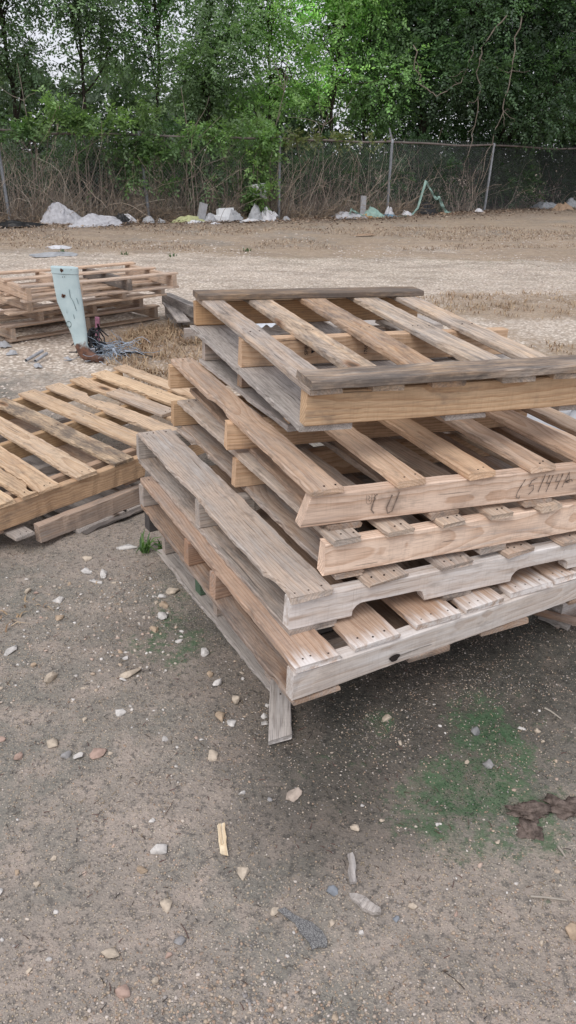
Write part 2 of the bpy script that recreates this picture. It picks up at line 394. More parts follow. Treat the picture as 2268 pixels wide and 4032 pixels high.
def second_pallet():            # weathered base right under the top pallet
    r = pallet_root('wooden_pallet', 'grey weathered pallet second from the top, set back under the topmost pallet', -.0015, 2.0516, .7134, .4606, .0267, .0264, STACK)
    p = Pal(r); h = .087
    p.stringer(0, 0, .95, h, (.42, .28, .17), (.35, .1, 0)); p.stringer(.356, 0, .95, h, (.42, .28, .17), (.4, .15, 0)); p.stringer(.697, 0, .95, h, BROWN, (.75, .15, 0))
    for u0, u1 in ((-.012, .13), (.36, .48), (.82, .94)):
        p.deck((u0, u1), (u0, u1), -.012, .742, -.0175, .017, GREY, (.95, .22, .18), name='bottom_board', nail=False, jag=.003)
    for u0, u1 in ((.17, .27), (.36, .48), (.60, .70), (.82, .93)):
        p.deck((u0, u1), (u0, u1), .0, .74, h+.0003, .0085, GREY, (.9, .2, .1), nail=False)
def p5():
    h = .0861; T = .0185
    r = pallet_root('wooden_pallet', 'fresh pinkish pallet third from the top with handwritten numbers on its front beam', .0310, 1.6375, .5868, .3484, .0157, .0222, STACK)
    p = Pal(r, .0662)
    s = p.stringer(0, .026, 1.08, h, PINK, (.10, .05, .12), cut0=.28, jag=.0012, label='front beam with handwritten marker numbers', pith=(.05, .03))
    p.stringer(.542, 0, 1.08, h, (.57, .41, .275), (.06, .02, 0)); p.stringer(1.198, 0, 1.08, h, (.5, .35, .22), (.2, .05, .1))
    us = [(.018, .106), (.248, .332), (.455, .54), (.647, .731), (.825, .92), (.98, 1.065)]
    for i, u in enumerate(us):
        p.deck(u, (u[0]-.008, u[1]-.008) if i == 0 else u, -.008, 1.236, h+.0004, T, [(.56, .41, .30), (.62, .47, .35), (.58, .42, .29), (.62, .46, .34), (.56, .42, .32), TAN][i], (.22+.1*(i == 0), .06, .1), jag=.002,
               bite=((.62, .80, .012, 1),) if i == 0 else (), pith=(rng.uniform(-.02, .02), -rng.uniform(.05, .1)))
    for u in ((.072, .167), (.36, .45), (.655, .75), (.97, 1.06)):
        p.deck(u, u, -.004, 1.2, -.018, .0172, BROWN, (.35, .25, 0), name='bottom_board', nail=False, jag=.002)
    def m(pts, ox, oy, sx, sy): return [(ox+a*sx, oy+b*sy) for a, b in pts]
    st = []
    # "6 5 1 4 4 4" written across the right, faded "U U" on the left
    x0 = .62; y0 = .016; W = .030; H = .056
    st += [m([(.75, 1), (.45, .7), (.15, .35), (.1, .08), (.45, 0), (.5, .15)], x0, y0-.004, W, H)]
    st += [m([(.62, .95), (.1, .82), (-.15, .5), (.35, .55), (.42, .25), (0, 0)], x0+.042, y0+.004, W, H*.9)]
    st += [m([(.3, 1), (-.12, 0)], x0+.076, y0+.008, W, H*.92)]
    st += [m([(.2, 1), (0, .52), (.45, .5)], x0+.094, y0+.006, W, H*.9), m([(.72, .98), (.3, 0)], x0+.090, y0+.006, W, H*.9)]
    st += [m([(.2, 1), (0, .52), (.5, .5)], x0+.124, y0+.010, W, H*.85), m([(.8, .98), (.35, 0)], x0+.120, y0+.010, W, H*.85)]
    st += [m([(0, .0), (.5, 1), (.7, .3), (.2, .35), (.8, .5), (1.1, .35)], x0+.150, y0+.014, W, H*.8)]
    ink(s, st, -.0030, width=.0023, mat=simple('worn_marker_ink', (.25, .20, .175), .85, .2, .45, 90))
    f = [m([(.55, .95), (.35, .9), (.1, .2), (.4, 0)], .185, .02, .03, .055), m([(.6, .9), (.2, .3), (.35, .02), (.75, .1), (1.25, 1)], .225, .014, .03, .058)]
    ink(s, f, -.0030, name='faded_handwriting', width=.0034, mat=FAINT)
    bx = [m([(0, 1), (0, .2), (.3, 0), (.9, 0), (1, .2), (1, 1)], .172, .048, .014, .026), m([(1.4, 1), (1.7, .8), (1.4, .6), (1.9, .5), (1.3, .1)], .172, .048, .014, .026), m([(.3, .9), (.7, .7), (.3, .5), (.7, .3)], .172, .048, .014, .026)]
    ink(s, bx, -.0030, name='faded_stamp', width=.0014, mat=FAINT)
def p4():
    h = .0912; T = .0175
    r = pallet_root('wooden_pallet', 'pallet fourth from the top, fresh front beam with board ends cut short of its edge', .0939, 1.6211, .4620, .3971, .0105, .0200, STACK)
    p = Pal(r, .0662)
    p.stringer(0, 0, 1.02, h, (.68, .545, .45), (.08, .03, .2), label='pale front beam with two brown knots', pith=(.07, .05))
    p.stringer(.579, 0, 1.02, h, (.57, .41, .275), (.06, .02, 0)); p.stringer(1.186, 0, 1.02, h, (.5, .34, .2), (.15, .05, .1))
    for i, u in enumerate([(.009, .09), (.161, .239), (.321, .4), (.476, .551), (.642, .718), (.80, .875), (.94, 1.015)]):
        p.deck(u, u, -.016, 1.22 if i else 1.17, h+.0004, T, (.50, .40, .31), (.5, .12, .1), jag=.0028)
    for u in ((.03, .115), (.47, .56), (.90, .99)):
        p.deck(u, u, .0, 1.2, -.017, .0165, BROWN, (.6, .2, 0), name='bottom_board', nail=False, jag=.003)
def p3():
    h = .0879; T = .0165
    r = pallet_root('wooden_pallet', 'grey pallet fifth from the top with two rounded forklift notches in its front beam', .0100, 1.5565, .3404, .4232, .0198, .0181, STACK)
    p = Pal(r, .0732)
    nt = ((.178, .402, .036), (.69, .90, .036))
    p.stringer(0, 0, 1.05, h, PALE, (.45, .05, .5), notches=nt, label='whitened front beam with two rounded notches', pith=(.08, .02))
    p.stringer(.597, 0, 1.05, h, (.38, .3, .23), (.7, .1, .1), notches=nt); p.stringer(1.204, 0, 1.05, h, (.38, .3, .23), (.8, .1, .2), notches=nt)
    p.deck((-.012, .115), (0, .13), -.010, 1.216, h+.0004, T, (.46, .36, .28), (.62, .14, .25), jag=.003, bite=((.0, .14, .016, 1), (.55, .75, .007, 1)), label='wide grey lead board with a split front corner')
    p.deck((.205, .338), (.152, .274), -.008, 1.225, h+.0004, T, (.46, .36, .28), (.55, .14, .15), jag=.004, bite=((.95, 1.10, .05, 1),))
    for u in ((.433, .544), (.649, .75), (.85, .95)):
        p.deck(u, u, -.006, 1.22, h+.0004, T, (.46, .35, .27), (.5, .12, .15), jag=.003)
    for u in ((.0, .137), (.46, .56), (.93, 1.04)):
        p.deck(u, u, .0, 1.225, -.0165, .016, (.40, .31, .24), (.6, .36, 0), name='bottom_board', nail=False, jag=.003)
def p2():
    h = .0835; T = .018
    r = pallet_root('wooden_pallet', 'sixth pallet from the top with wide close-set brown boards and a long silvery front beam', .0212, 1.4289, .2221, .5393, .0176, .0137, STACK)
    p = Pal(r, -.0487)
    s = p.stringer(0, 0, 1.12, h, (.54, .48, .43), (.42, .04, .40), wane=.006, label='silvery front beam with one black knot', jag=.002, pith=(.06, .06))
    # black knot and saw marks
    mb = MB(); k = 14; a = np.arange(k)/k*2*math.pi
    mb.add([(.305+.017*math.cos(q)*(1+.2*math.sin(3*q)), -.0026, .026+.0115*math.sin(q)) for q in a]+[(.305, -.0032, .026)], [(i, (i+1) % k, k) for i in range(k)])
    mb.build('knot', simple('black_knot', (.05, .04, .038), .9, .1, .3, 300), s)
    p.stringer(.489, 0, 1.12, h, (.40, .26, .18), (.3, .12, .1)); p.stringer(.7026, 0, 1.12, h, (.40, .26, .18), (.35, .12, 0)); p.stringer(1.1644, 0, 1.12, h, (.38, .29, .22), (.7, .12, .1))
    for i, u in enumerate([(.003, .13), (.176, .314), (.372, .519), (.543, .68), (.714, .873), (.888, 1.0), (1.02, 1.12)]):
        p.deck(u, u, .0 if i else -.004, 1.2, h+.0004, T, (.40, .285, .21) if i % 2 == 0 else (.46, .335, .25), (.28, .14, .12), jag=.0022, pale_ends=.5, wane=.006 if i == 0 else 0)
    for u in ((.0, .135), (.36, .50), (.62, .80), (.98, 1.1)):
        p.deck(u, u, .0, 1.19, -.0165, .016, (.33, .23, .165), (.4, .25, .1), name='bottom_board', nail=False, jag=.0035)
def p1():
    h = .082; T = .016
    r = pallet_root('wooden_pallet', 'dark bottom pallet of the big stack lying on the ground, mostly in shadow', -.03, 1.735, .022, .5182, .004, .0, STACK)
    p = Pal(r, 0)
    p.stringer(.02, 0, 1.0, h, BROWN, (.6, .2, 0)); p.stringer(.40, 0, 1.0, h, BROWN, (.6, .2, 0))
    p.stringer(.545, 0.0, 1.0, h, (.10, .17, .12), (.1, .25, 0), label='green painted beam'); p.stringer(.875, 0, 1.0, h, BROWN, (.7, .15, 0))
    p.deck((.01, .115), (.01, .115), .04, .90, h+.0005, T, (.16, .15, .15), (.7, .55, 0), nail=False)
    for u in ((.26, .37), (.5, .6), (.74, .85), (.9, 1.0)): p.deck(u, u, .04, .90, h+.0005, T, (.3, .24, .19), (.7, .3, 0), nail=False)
    p.deck((-.025, .10), (-.012, .085), -.0, .925, -.0165, .016, (.34, .29, .25), (.85, .12, .05), name='bottom_board', nail=False, jag=.004)
    p.deck((.45, .56), (.45, .56), -.0, .92, -.0165, .016, (.34, .29, .25), (.85, .12, .05), name='bottom_board', nail=False)
    p.deck((.88, .99), (.88, .99), -.0, .92, -.0165, .016, (.34, .29, .25), (.85, .12, .05), name='bottom_board', nail=False)
    # black timber packing between this pallet and the next one up
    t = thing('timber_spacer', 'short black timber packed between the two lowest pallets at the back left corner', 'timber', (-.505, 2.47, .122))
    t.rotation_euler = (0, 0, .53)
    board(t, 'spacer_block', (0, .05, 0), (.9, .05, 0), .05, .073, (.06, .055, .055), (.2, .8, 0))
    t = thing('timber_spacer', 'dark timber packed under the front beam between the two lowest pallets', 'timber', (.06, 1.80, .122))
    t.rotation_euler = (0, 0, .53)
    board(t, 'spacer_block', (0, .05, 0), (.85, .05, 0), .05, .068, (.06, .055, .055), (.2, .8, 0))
top_pallet(); second_pallet(); p5(); p4(); p3(); p2(); p1()

# plank lying out from under the stack
t = thing('loose_plank', 'narrow grey plank lying out from under the front corner of the big stack', 'plank', (-.009, 1.524, .006))
board(t, 'plank_board', (0, 0, 0), (-.004, .44, .012), .062, .017, (.36, .34, .33), (.92, .05, .35), jag=.0022, skew0=-.45, nails=((.17, .0),))

# ---------- left pallets -----------------------------------------------------
def q1():
    h = .092; T = .017
    r = pallet_root('wooden_pallet', 'honey-coloured slatted pallet leaning on a broken grey pallet left of the stack', -1.10, 2.5569, .0896, .766, -.0266, -.0724, 'pallets lying on the ground left of the stack')
    p = Pal(r)
    p.stringer(-.012, -.2, 1.3, h, (.47, .33, .21), (.1, .28, 0), notches=((.845, 1.10, .042),), jag=.0025, label='front beam with a forklift notch')
    p.stringer(.095, -.2, 1.3, h*.92, BROWN, (.2, .2, 0)); p.stringer(.6138, -.2, 1.3, h, (.52, .37, .22), (.1, .1, 0)); p.stringer(1.18, -.2, 1.3, h, (.52, .37, .22), (.15, .1, 0))
    ti = [HONEY, (.60, .46, .31), (.55, .41, .275), HONEY]
    bs = [((-.17, -.07), (-.15, -.05)), ((-.02, .07), (0, .08)), ((.098, .158), (.09, .17)), ((.157, .257), (.20, .29)), ((.327, .424), (.36, .46)), ((.502, .604), (.513, .605)), ((.68, .775), (.671, .776)), ((.843, .935), (.832, .924)), ((.985, 1.07), (.984, 1.069)), ((1.10, 1.19), (1.117, 1.222)), ((1.22, 1.29), (1.27, 1.36))]
    for i, (a, b) in enumerate(bs):
        st = (.12, .42, 0) if i == 5 else (.16, .2, 0)
        kw = {}
        if i == 7: kw = dict(bite=((.72, .95, .028, -1),))
        if i == 2: kw = dict(bite=((.0, .10, .02, -1),))
        p.deck(a, b, -.02, 1.235, h+.0004, T, ti[i % 4], st, jag=.003, bow=rng.uniform(-.006, .004), nv=[.03, .63, 1.22], **kw)
    b = p.deck((.955, 1.045), (.965, 1.05), .28, .80, h+T+.001, T, (.44, .34, .25), (.45, .1, .1), label='short greyer offcut nailed on top')
    for u in ((-.1, 0), (.55, .65), (1.15, 1.25)):
        p.deck(u, u, .0, 1.2, -.0165, .016, BROWN, (.3, .3, 0), name='bottom_board', nail=False)
def q0():
    r = pallet_root('wooden_pallet', 'broken grey pallet half hidden under the honey-coloured pallet', -.965, 2.578, .018, .878, 0, 0, 'pallets lying on the ground left of the stack')
    p = Pal(r); h = .078
    p.stringer(0, 0, .62, h, (.46, .36, .29), (.42, .15, .15), label='bare front beam with bent nails', jag=.0025)
    p.stringer(.5, 0, .75, h, (.36, .28, .22), (.7, .2, 0)); p.stringer(1.0, 0, .85, h, (.36, .28, .22), (.7, .2, 0))
    p.deck((-.1, -.015), (-.06, .02), .012, 1.05, h*.55, .014, GREY, (.8, .15, 0), name='deck_board')
    for u0, u1 in ((.16, .40), (.42, .60), (.62, .84)):
        p.deck((u0, u1), (u0, u1), -.01, 1.1, -.0165, .016, (.36, .32, .29), (.95, .05, .22), name='bottom_board', nail=False, jag=.003)
    p.deck((.17, .39), (.19, .42), .06, .96, h*.35, .006, (.38, .34, .31), (.95, .05, .25), name='deck_board', nail=False, jag=.006, label='lifting sheet of grey veneer')
    # splintered strip under the front beam
    board(r, 'splinter_strip', (.18, -.02, -.014), (.62, -.02, -.012), .04, .006, (.12, .1, .09), (.6, .5, 0), jag=.006)
q1(); q0()

# ---------- far left stack -----------------------------------------------------
def far_pallet(label, x, y, z, yaw, L, vs, W, tint, w, h=.09, T=.017, n=4, nb=3, wob=0):
    r = pallet_root('wooden_pallet', label, x, y, z, yaw, 0, 0, 'pallets of the low stack at the left')
    # here boards run along u and stringers along v
    M = r
    for u in vs:
        dk = (.5, .6, 0) if wob and u == vs[2] else w
        board(M, 'stringer', (u, 0, 0), (u, W, 0), .04, h, tuple(c*.88 for c in tint), dk, pith=(.05, .04))
    for i, v in enumerate(np.linspace(.045, W-.045, n)):
        board(M, 'deck_board', (-.02, v, h+.0004), (L+.02, v+rng.uniform(-.01, .01), h+.0004), .085, T, tint, w, jag=.002, bow=rng.uniform(-.006, .006))
    for v in np.linspace(.045, W-.045, nb):
        board(M, 'bottom_board', (-.02, v, -.0165), (L+.02, v, -.0165), .09, .016, tint, w, jag=.002)
far_pallet('bottom pallet of the low stack at the left, end block facing the camera', -2.245, 5.985, .018, .80, 1.44, (.02, .70, 1.42), 1.0, (.52, .40, .30), (.35, .12, .1))
far_pallet('second pallet up in the low stack at the left', -2.40, 5.82, .137, .795, 1.50, (.04, .50, 1.0, 1.48), 1.0, (.50, .38, .29), (.4, .12, .1))
far_pallet('third pallet up in the low stack at the left', -2.17, 5.845, .259, .776, 1.44, (.16, 1.02, 1.42), .95, (.52, .40, .30), (.35, .12, .1))
far_pallet('top pallet of the low stack at the left, open frame with one charred beam', -1.985, 5.70, .381, .690, 1.30, (.02, .43, .86, 1.28), .84, (.54, .41, .31), (.3, .1, .15), n=3, nb=3, wob=1)

# ------------------------------------------------------------------ things behind and beside the stack
def back_pallet():
    r = pallet_root('wooden_pallet', 'low grey pallet on the ground behind the big stack', -.875, 6.12, .018, .30, 0, 0, 'pallets lying behind the stack')
    p = Pal(r); h = .09
    for v in (0, .55, 1.1): p.stringer(v, 0, 1.1, h, (.36, .31, .28), (.75, .12, .15))
    for u in ((-.02, .09), (.42, .52), (.62, .72), (.99, 1.08)): p.deck(u, u, .0 if u[0] > .05 else .25, 1.14, h, .017, GREY, (.9, .35, 0) if u[0] < 0 else (.6, .2, .1), nail=False)
    for u in ((0, .1), (.5, .6), (1, 1.1)): p.deck(u, u, 0, 1.14, -.0165, .016, GREY, (.8, .2, 0), name='bottom_board', nail=False)
    r = pallet_root('wooden_pallet', 'tan and grey pallet fragment lying behind the right half of the big stack', .42, 6.15, .018, .38, 0, 0, 'pallets lying behind the stack')
    p = Pal(r)
    for v in (0, .5, .95): p.stringer(v, 0, .95, h, (.36, .31, .28), (.75, .12, .15))
    for u in ((.0, .1), (.2, .42), (.55, .64), (.85, .94)): p.deck(u, u, 0, 1.0, h, .017, GREY, (.85, .1, .25), nail=False)
back_pallet()
t = thing('loose_beam', 'dark grey beam end resting on tan boards behind the stack, beside the dry grass', 'beam', (-1.20, 7.25, .10)); t.rotation_euler = (0, R(-1), R(-62))
board(t, 'beam_timber', (0, 0, 0), (.95, 0, 0), .085, .10, (.22, .21, .21), (.85, .45, 0))
t = thing('loose_beam', 'tan timber offcut lying under the dark grey beam', 'beam', (-1.05, 7.0, .0)); t.rotation_euler = (0, 0, R(12))
board(t, 'beam_timber', (0, 0, 0), (.6, 0, 0), .07, .09, (.4, .3, .22), (.4, .2, .1))
# corrugated white sheet lying on that pallet
def corrugated():
    nx, ny = 60, 2; V = []; 
    for j in range(ny+1):
        for i in range(nx+1): V.append((i/nx*.55, j/ny*.4, .012*math.cos(i/nx*2*math.pi*7)))
    F = [(j*(nx+1)+i, j*(nx+1)+i+1, (j+1)*(nx+1)+i+1, (j+1)*(nx+1)+i) for j in range(ny) for i in range(nx)]
    o = fast_mesh('corrugated_sheet', V, F, mat=simple('white_sheet_metal', (.66, .69, .74), .45, .5, .08, 8), smooth=True)
    o.location = (-.36, 6.10, .14); o.rotation_euler = (0, 0, .25)
    tag(o, 'white corrugated metal sheet lying on the grey pallet behind the stack', 'metal sheet')
corrugated()

def cloth(name, label, cat, loc, size, hgt, mat, rot=0, n=22, seed=1, ridge=1.0, group=None, sharp=1.0, slump=.3):
    """crumpled sheet with an uneven outline; hgt = how high it is bunched up"""
    sx, sy = size; V = []; u = np.linspace(-1, 1, n); U, W = np.meshgrid(u, u)
    ang = np.arctan2(W, U); rad = np.maximum(abs(U), abs(W))
    out = .78+.4*vnoise(np.cos(ang)*2+9, np.sin(ang)*2+9, seed)
    X = U*out*sx/2; Y = W*out*sy/2
    X = X+(fbm(U*3+5, W*3, seed+3)-.5)*sx*.22; Y = Y+(fbm(U*3, W*3+8, seed+4)-.5)*sy*.22
    rr = np.random.default_rng(seed); th = rr.uniform(-.5, .5); px_, py_ = rr.uniform(-.45, .1), rr.uniform(-.2, .3)
    A_ = (U-px_)*.8*math.cos(th)+(W-py_)*math.sin(th); B_ = -(U-px_)*math.sin(th)+(W-py_)*math.cos(th)
    ta = np.clip(1-np.abs(A_)*np.where(A_ > 0, .72, 1.9), 0, 1); tb = np.clip(1.25-np.abs(B_)*1.1, 0, 1)
    ta = ta**.9; tb = tb*tb*(3-2*tb); edge = np.clip((1-rad)*3.5, 0, 1)
    fold = np.sin(B_*9+fbm(U*1.5, W*1.5, seed+5, 2)*7)*.5+.5
    fold2 = np.abs(np.sin(A_*5+B_*4+fbm(U*2, W*2, seed+9, 2)*8)); Z = hgt*(ta*tb*(.62+.28*fold+.16*fold2)+edge*(.14*fbm(U*1.8+seed, W*1.8, seed+6, 2)+.12*fold2))
    Z = np.clip(Z, 0, None)+.004
    V = np.stack([X, Y, Z], -1).reshape(-1, 3)
    F = np.array([(j*n+i, j*n+i+1, (j+1)*n+i+1, (j+1)*n+i) for j in range(n-1) for i in range(n-1)])
    o = fast_mesh(name, V, F, mat=mat, smooth=True); o.location = loc; o.rotation_euler = (0, 0, rot)
    return tag(o, label, cat, group)
PLWHITE = simple('white_plastic', (.66, .66, .69), .5, .4, .1, 12); PLGREY = simple('grey_plastic', (.40, .41, .43), .5, .4, .12, 12)
FABRIC = simple('grey_white_fabric', (.50, .50, .53), .9, .2, .12, 16); BLACK = simple('black_plastic', (.016, .016, .018), .5, .4, .1, 10)
AQUA = simple('aqua_plastic', (.29, .44, .39), .5, .4, .12, 10); CARD = simple('cardboard', (.38, .27, .19), .9, .2, .1, 9)
YELG = simple('yellow_green_plastic', (.45, .47, .25), .6, .4, .12, 10); ORANGE = simple('faded_orange_rag', (.50, .30, .13), .9, .2, .15, 12); BLUEP = simple('blue_plastic', (.16, .27, .36), .5, .4, .1, 10)
cloth('plastic_tarp', 'grey crumpled plastic tarp on the ground behind the right side of the stack', 'tarp', (1.62, 4.35, 0), (.9, 1.1), .2, PLGREY, .4, seed=31, n=34)
t = thing('loose_plank', 'pale plank leaning on the grey tarp to the right of the stack', 'plank', (1.22, 4.05, .10)); t.rotation_euler = (0, R(-4), R(-68))
board(t, 'plank_board', (0, 0, 0), (1.05, 0, 0), .09, .018, (.55, .42, .32), (.1, .05, .2))
o = cloth('plastic_scrap', 'bluish white plastic scrap on the dry grass to the right of the stack', 'plastic scrap', (1.50, 5.68, .03), (.28, .16), .04, simple('bluish_white_plastic', (.6, .66, .72), .4, .5, .08), .3, seed=5)
# low bits at the right edge
t = thing('timber_block', 'pale grey timber block at the right edge, low beside the stack', 'timber', (.90, 2.11, .0)); t.rotation_euler = (0, 0, .5)
board(t, 'block_timber', (0, 0, 0), (.6, .02, 0), .05, .095, (.42, .38, .36), (.8, .1, .4))
t = thing('stick', 'brown split stick lying across a short round offcut by the right edge', 'stick', (.80, 2.13, .045)); t.rotation_euler = (0, R(2), R(-24))
board(t, 'stick_wood', (0, 0, 0), (.5, 0, 0), .028, .02, (.28, .18, .12), (.3, .2, 0), jag=.004)
def log(name, label, a, b, r, tint, n=10):
    a = Vector(a); b = Vector(b); d = (b-a).normalized(); x = d.orthogonal().normalized(); y = d.cross(x); mb = MB(); V = []; G = []
    m = 8
    for j in range(m):
        c = a.lerp(b, j/(m-1)); rr = r*(1+.12*(rng.random()-.5))
        for k in range(n):
            q = k/n*2*math.pi; w = rr*(1+.1*(rng.random()-.5)); V.append(c+x*w*math.cos(q)+y*w*math.sin(q)); G.append((j*.03, w*math.cos(q), w*math.sin(q)))
    F = [(j*n+k, j*n+(k+1) % n, (j+1)*n+(k+1) % n, (j+1)*n+k) for j in range(m-1) for k in range(n)]+[tuple(reversed(range(n))), tuple(range((m-1)*n, m*n))]
    mb.add(V, F, G, tint, (.8, .1, .1)); o = mb.build(name, [WOOD, NAIL]); return tag(o, label, 'stick' if 'stick' in name else 'timber')
log('round_offcut', 'short round grey wood offcut under the brown stick at the right edge', (.868, 2.15, .02), (.945, 2.085, .02), .02, (.40, .36, .34))

# ------------------------------------------------------------------ pale blue bent post
def blue_post():
    t = thing('bent_post', 'pale blue flattened metal post standing out of the ground with a rusty torn foot', 'post', (-1.5, 5.45, 0))
    t.rotation_euler = (0, 0, R(4))
    T = NT('pale_blue_paint'); tc = T.n('ShaderNodeTexCoord'); ob = tc.outputs['Object']
    sp = T.n('ShaderNodeSeparateXYZ'); T.l(ob, sp.inputs[0])
    n = T.noise(ob, 9, 4, .6); n2 = T.noise(ob, 30, 4, .6); n3 = T.noise(T.vmul(ob, (40, 40, 9)), 1, 3, .6)
    c = T.mix(T.ramp(n, .3, .7), rgb(.52, .63, .65), rgb(.43, .545, .57))
    c = T.mix(T.ramp(n3, .66, .74, b=.6), c, rgb(.16, .24, .26))
    rz = T.math('ADD', sp.outputs[2], T.math('MULTIPLY', T.math('SUBTRACT', n, .5), .22))
    rz = T.math('ADD', rz, T.math('MULTIPLY', T.math('MINIMUM', sp.outputs[0], -.02), .6))
    rust = T.mix(T.ramp(n2, .35, .7), rgb(.20, .10, .065), rgb(.085, .05, .042))
    rf = T.math('MAXIMUM', T.ramp(rz, .075, .11, a=1., b=0.), T.math('MULTIPLY', T.ramp(n2, .70, .74), .7))
    c = T.mix(rf, c, rust)
    T.bsdf(c, .5, .4, n2, .15, .002); PAINT = T.m
    sec = [(.0, .07, .09, .03), (.02, .033, .155, .06), (.045, -.001, .13, .07), (.075, -.026, .095, .07), (.12, -.043, .093, .07), (.20, -.048, .112, .055), (.30, -.066, .142, .055), (.43, -.090, .178, .055), (.55, -.099, .180, .06), (.632, -.102, .180, .065)]
    n = 28; V = []; 
    secs = []
    for (a, b) in zip(sec[:-1], sec[1:]):
        for k in np.linspace(0, 1, 5)[:-1]: secs.append([a[i]*(1-k)+b[i]*k for i in range(4)])
    secs.append(list(sec[-1]))
    for (z, cx, w, d) in secs:
        for k in range(n):
            q = k/n*2*math.pi; ce, se = math.cos(q), math.sin(q)
            x = cx+w/2*math.copysign(abs(ce)**.55, ce); y = d/2*math.copysign(abs(se)**.7, se)
            y += -.006*math.exp(-((x-cx+.01)/.02)**2)*math.sin(z*9)*(se < 0)
            V.append((x, y, z+.006*math.sin(5*q)*(z < .02)))
    m = len(secs); F = [(j*n+k, j*n+(k+1) % n, (j+1)*n+(k+1) % n, (j+1)*n+k) for j in range(m-1) for k in range(n)]
    o = fast_mesh('post_tube', V, np.array(F), mat=PAINT, parent=t, smooth=True)
    # cap
    mb = MB(); V = []
    prof = [(.624, .183, .068), (.626, .188, .074), (.662, .189, .075), (.668, .184, .070), (.669, .165, .055)]
    for (z, w, d) in prof:
        for k in range(n):
            q = k/n*2*math.pi; ce, se = math.cos(q), math.sin(q); V.append((-.103+w/2*math.copysign(abs(ce)**.55, ce), d/2*math.copysign(abs(se)**.7, se), z-.04*ce*.12))
    F = [(j*n+k, j*n+(k+1) % n, (j+1)*n+(k+1) % n, (j+1)*n+k) for j in range(len(prof)-1) for k in range(n)]+[tuple(range((len(prof)-1)*n, len(prof)*n))]
    mb.add(V, F); mb.build('cap', PAINT, t)
    RUST = simple('rust', (.13, .06, .04), .9, .2, .3, 80); HOLE = simple('hole', (.01, .01, .01), .9, .1, .0)
    def disc(name, x, y, z, r, mat, k=12, jag=.25):
        mb = MB(); mb.add([(x+r*(1+jag*(rng.random()-.5))*math.cos(i/k*6.283), y, z+r*(1+jag*(rng.random()-.5))*math.sin(i/k*6.283)) for i in range(k)], [tuple(range(k))]); return mb.build(name, mat, t)
    disc('rust_patch', -.125, -.0305, .475, .014, RUST, jag=.7); disc('bolt_hole', -.123, -.0315, .473, .005, HOLE, jag=.1)
    disc('rust_patch', -.118, -.0385, .648, .012, RUST, jag=.6); disc('bolt_hole', -.118, -.0395, .644, .004, HOLE, jag=.1)
    disc('bolt_hole', -.116, -.0325, .604, .003, HOLE); disc('bolt_hole', -.102, -.0325, .604, .003, HOLE)
    # embossed ring
    mb = MB(); k = 20; V = [(-.108+r*math.cos(i/k*6.283), -.0285, .275+1.25*r*math.sin(i/k*6.283)) for r in (.0145, .0185) for i in range(k)]
    mb.add(V, [(i, (i+1) % k, k+(i+1) % k, k+i) for i in range(k)]); mb.build('ring_mark', simple('ring_scratch', (.15, .22, .23), .7), t)
    # crease / dents
    mb = MB()
    for pts in ([(-.058, .52), (-.056, .47), (-.040, .44), (-.031, .41), (-.022, .37)], [(-.013, .46), (-.008, .44), (-.004, .42)], [(-.046, .345), (-.042, .315)]):
        pts = np.array(pts); V = []
        for i, (x, z) in enumerate(pts): V += [(x-.024, -.0315, z), (x-.0205, -.0315, z)]
        mb.add(V, [(2*i, 2*i+1, 2*i+3, 2*i+2) for i in range(len(pts)-1)])
    mb.build('crease', simple('crease_shadow', (.14, .22, .24), .7), t)
blue_post()

# thin tubes along polylines -------------------------------------------------
def tube_arrays(pts, r0, r1, k=4):
    pts = np.asarray(pts, float); n = len(pts); d = np.gradient(pts, axis=0); d /= np.linalg.norm(d, axis=1)[:, None]+1e-9
    ref = np.where(abs(d[:, 2:3]) > .9, np.array([[1., 0, 0]]), np.array([[0, 0, 1.]]))
    x = np.cross(d, ref); x /= np.linalg.norm(x, axis=1)[:, None]+1e-9; y = np.cross(d, x)
    q = np.arange(k)/k*2*math.pi; r = np.linspace(r0, r1, n)[:, None, None]
    V = pts[:, None]+r*(x[:, None]*np.cos(q)[None, :, None]+y[:, None]*np.sin(q)[None, :, None])
    F = np.array([(j*k+i, j*k+(i+1) % k, (j+1)*k+(i+1) % k, (j+1)*k+i) for j in range(n-1) for i in range(k)])
    return V.reshape(-1, 3), F
class Bag:
    def __init__(s): s.V=[]; s.F=[]; s.T=[]; s.n=0
    def add(s, V, F, tint=(.5,.5,.5)):
        s.V.append(V); s.F.append(F+s.n); s.n += len(V); s.T.append(np.broadcast_to(np.asarray(tint, float), (len(V), 3)) if np.ndim(tint) < 2 else tint)
    def build(s, name, mat, parent=None, smooth=True):
        return fast_mesh(name, np.concatenate(s.V), np.concatenate(s.F), np.concatenate(s.T), mat, parent, smooth)
def wander(p, d, L, n, wob, grav=0):
    p = np.array(p, float); d = np.array(d, float); d /= np.linalg.norm(d); out = [p.copy()]
    for i in range(n):
        d = d+rng.normal(0, wob, 3); d[2] -= grav; d /= np.linalg.norm(d); p = p+d*L/n; out.append(p.copy())
    return np.array(out)

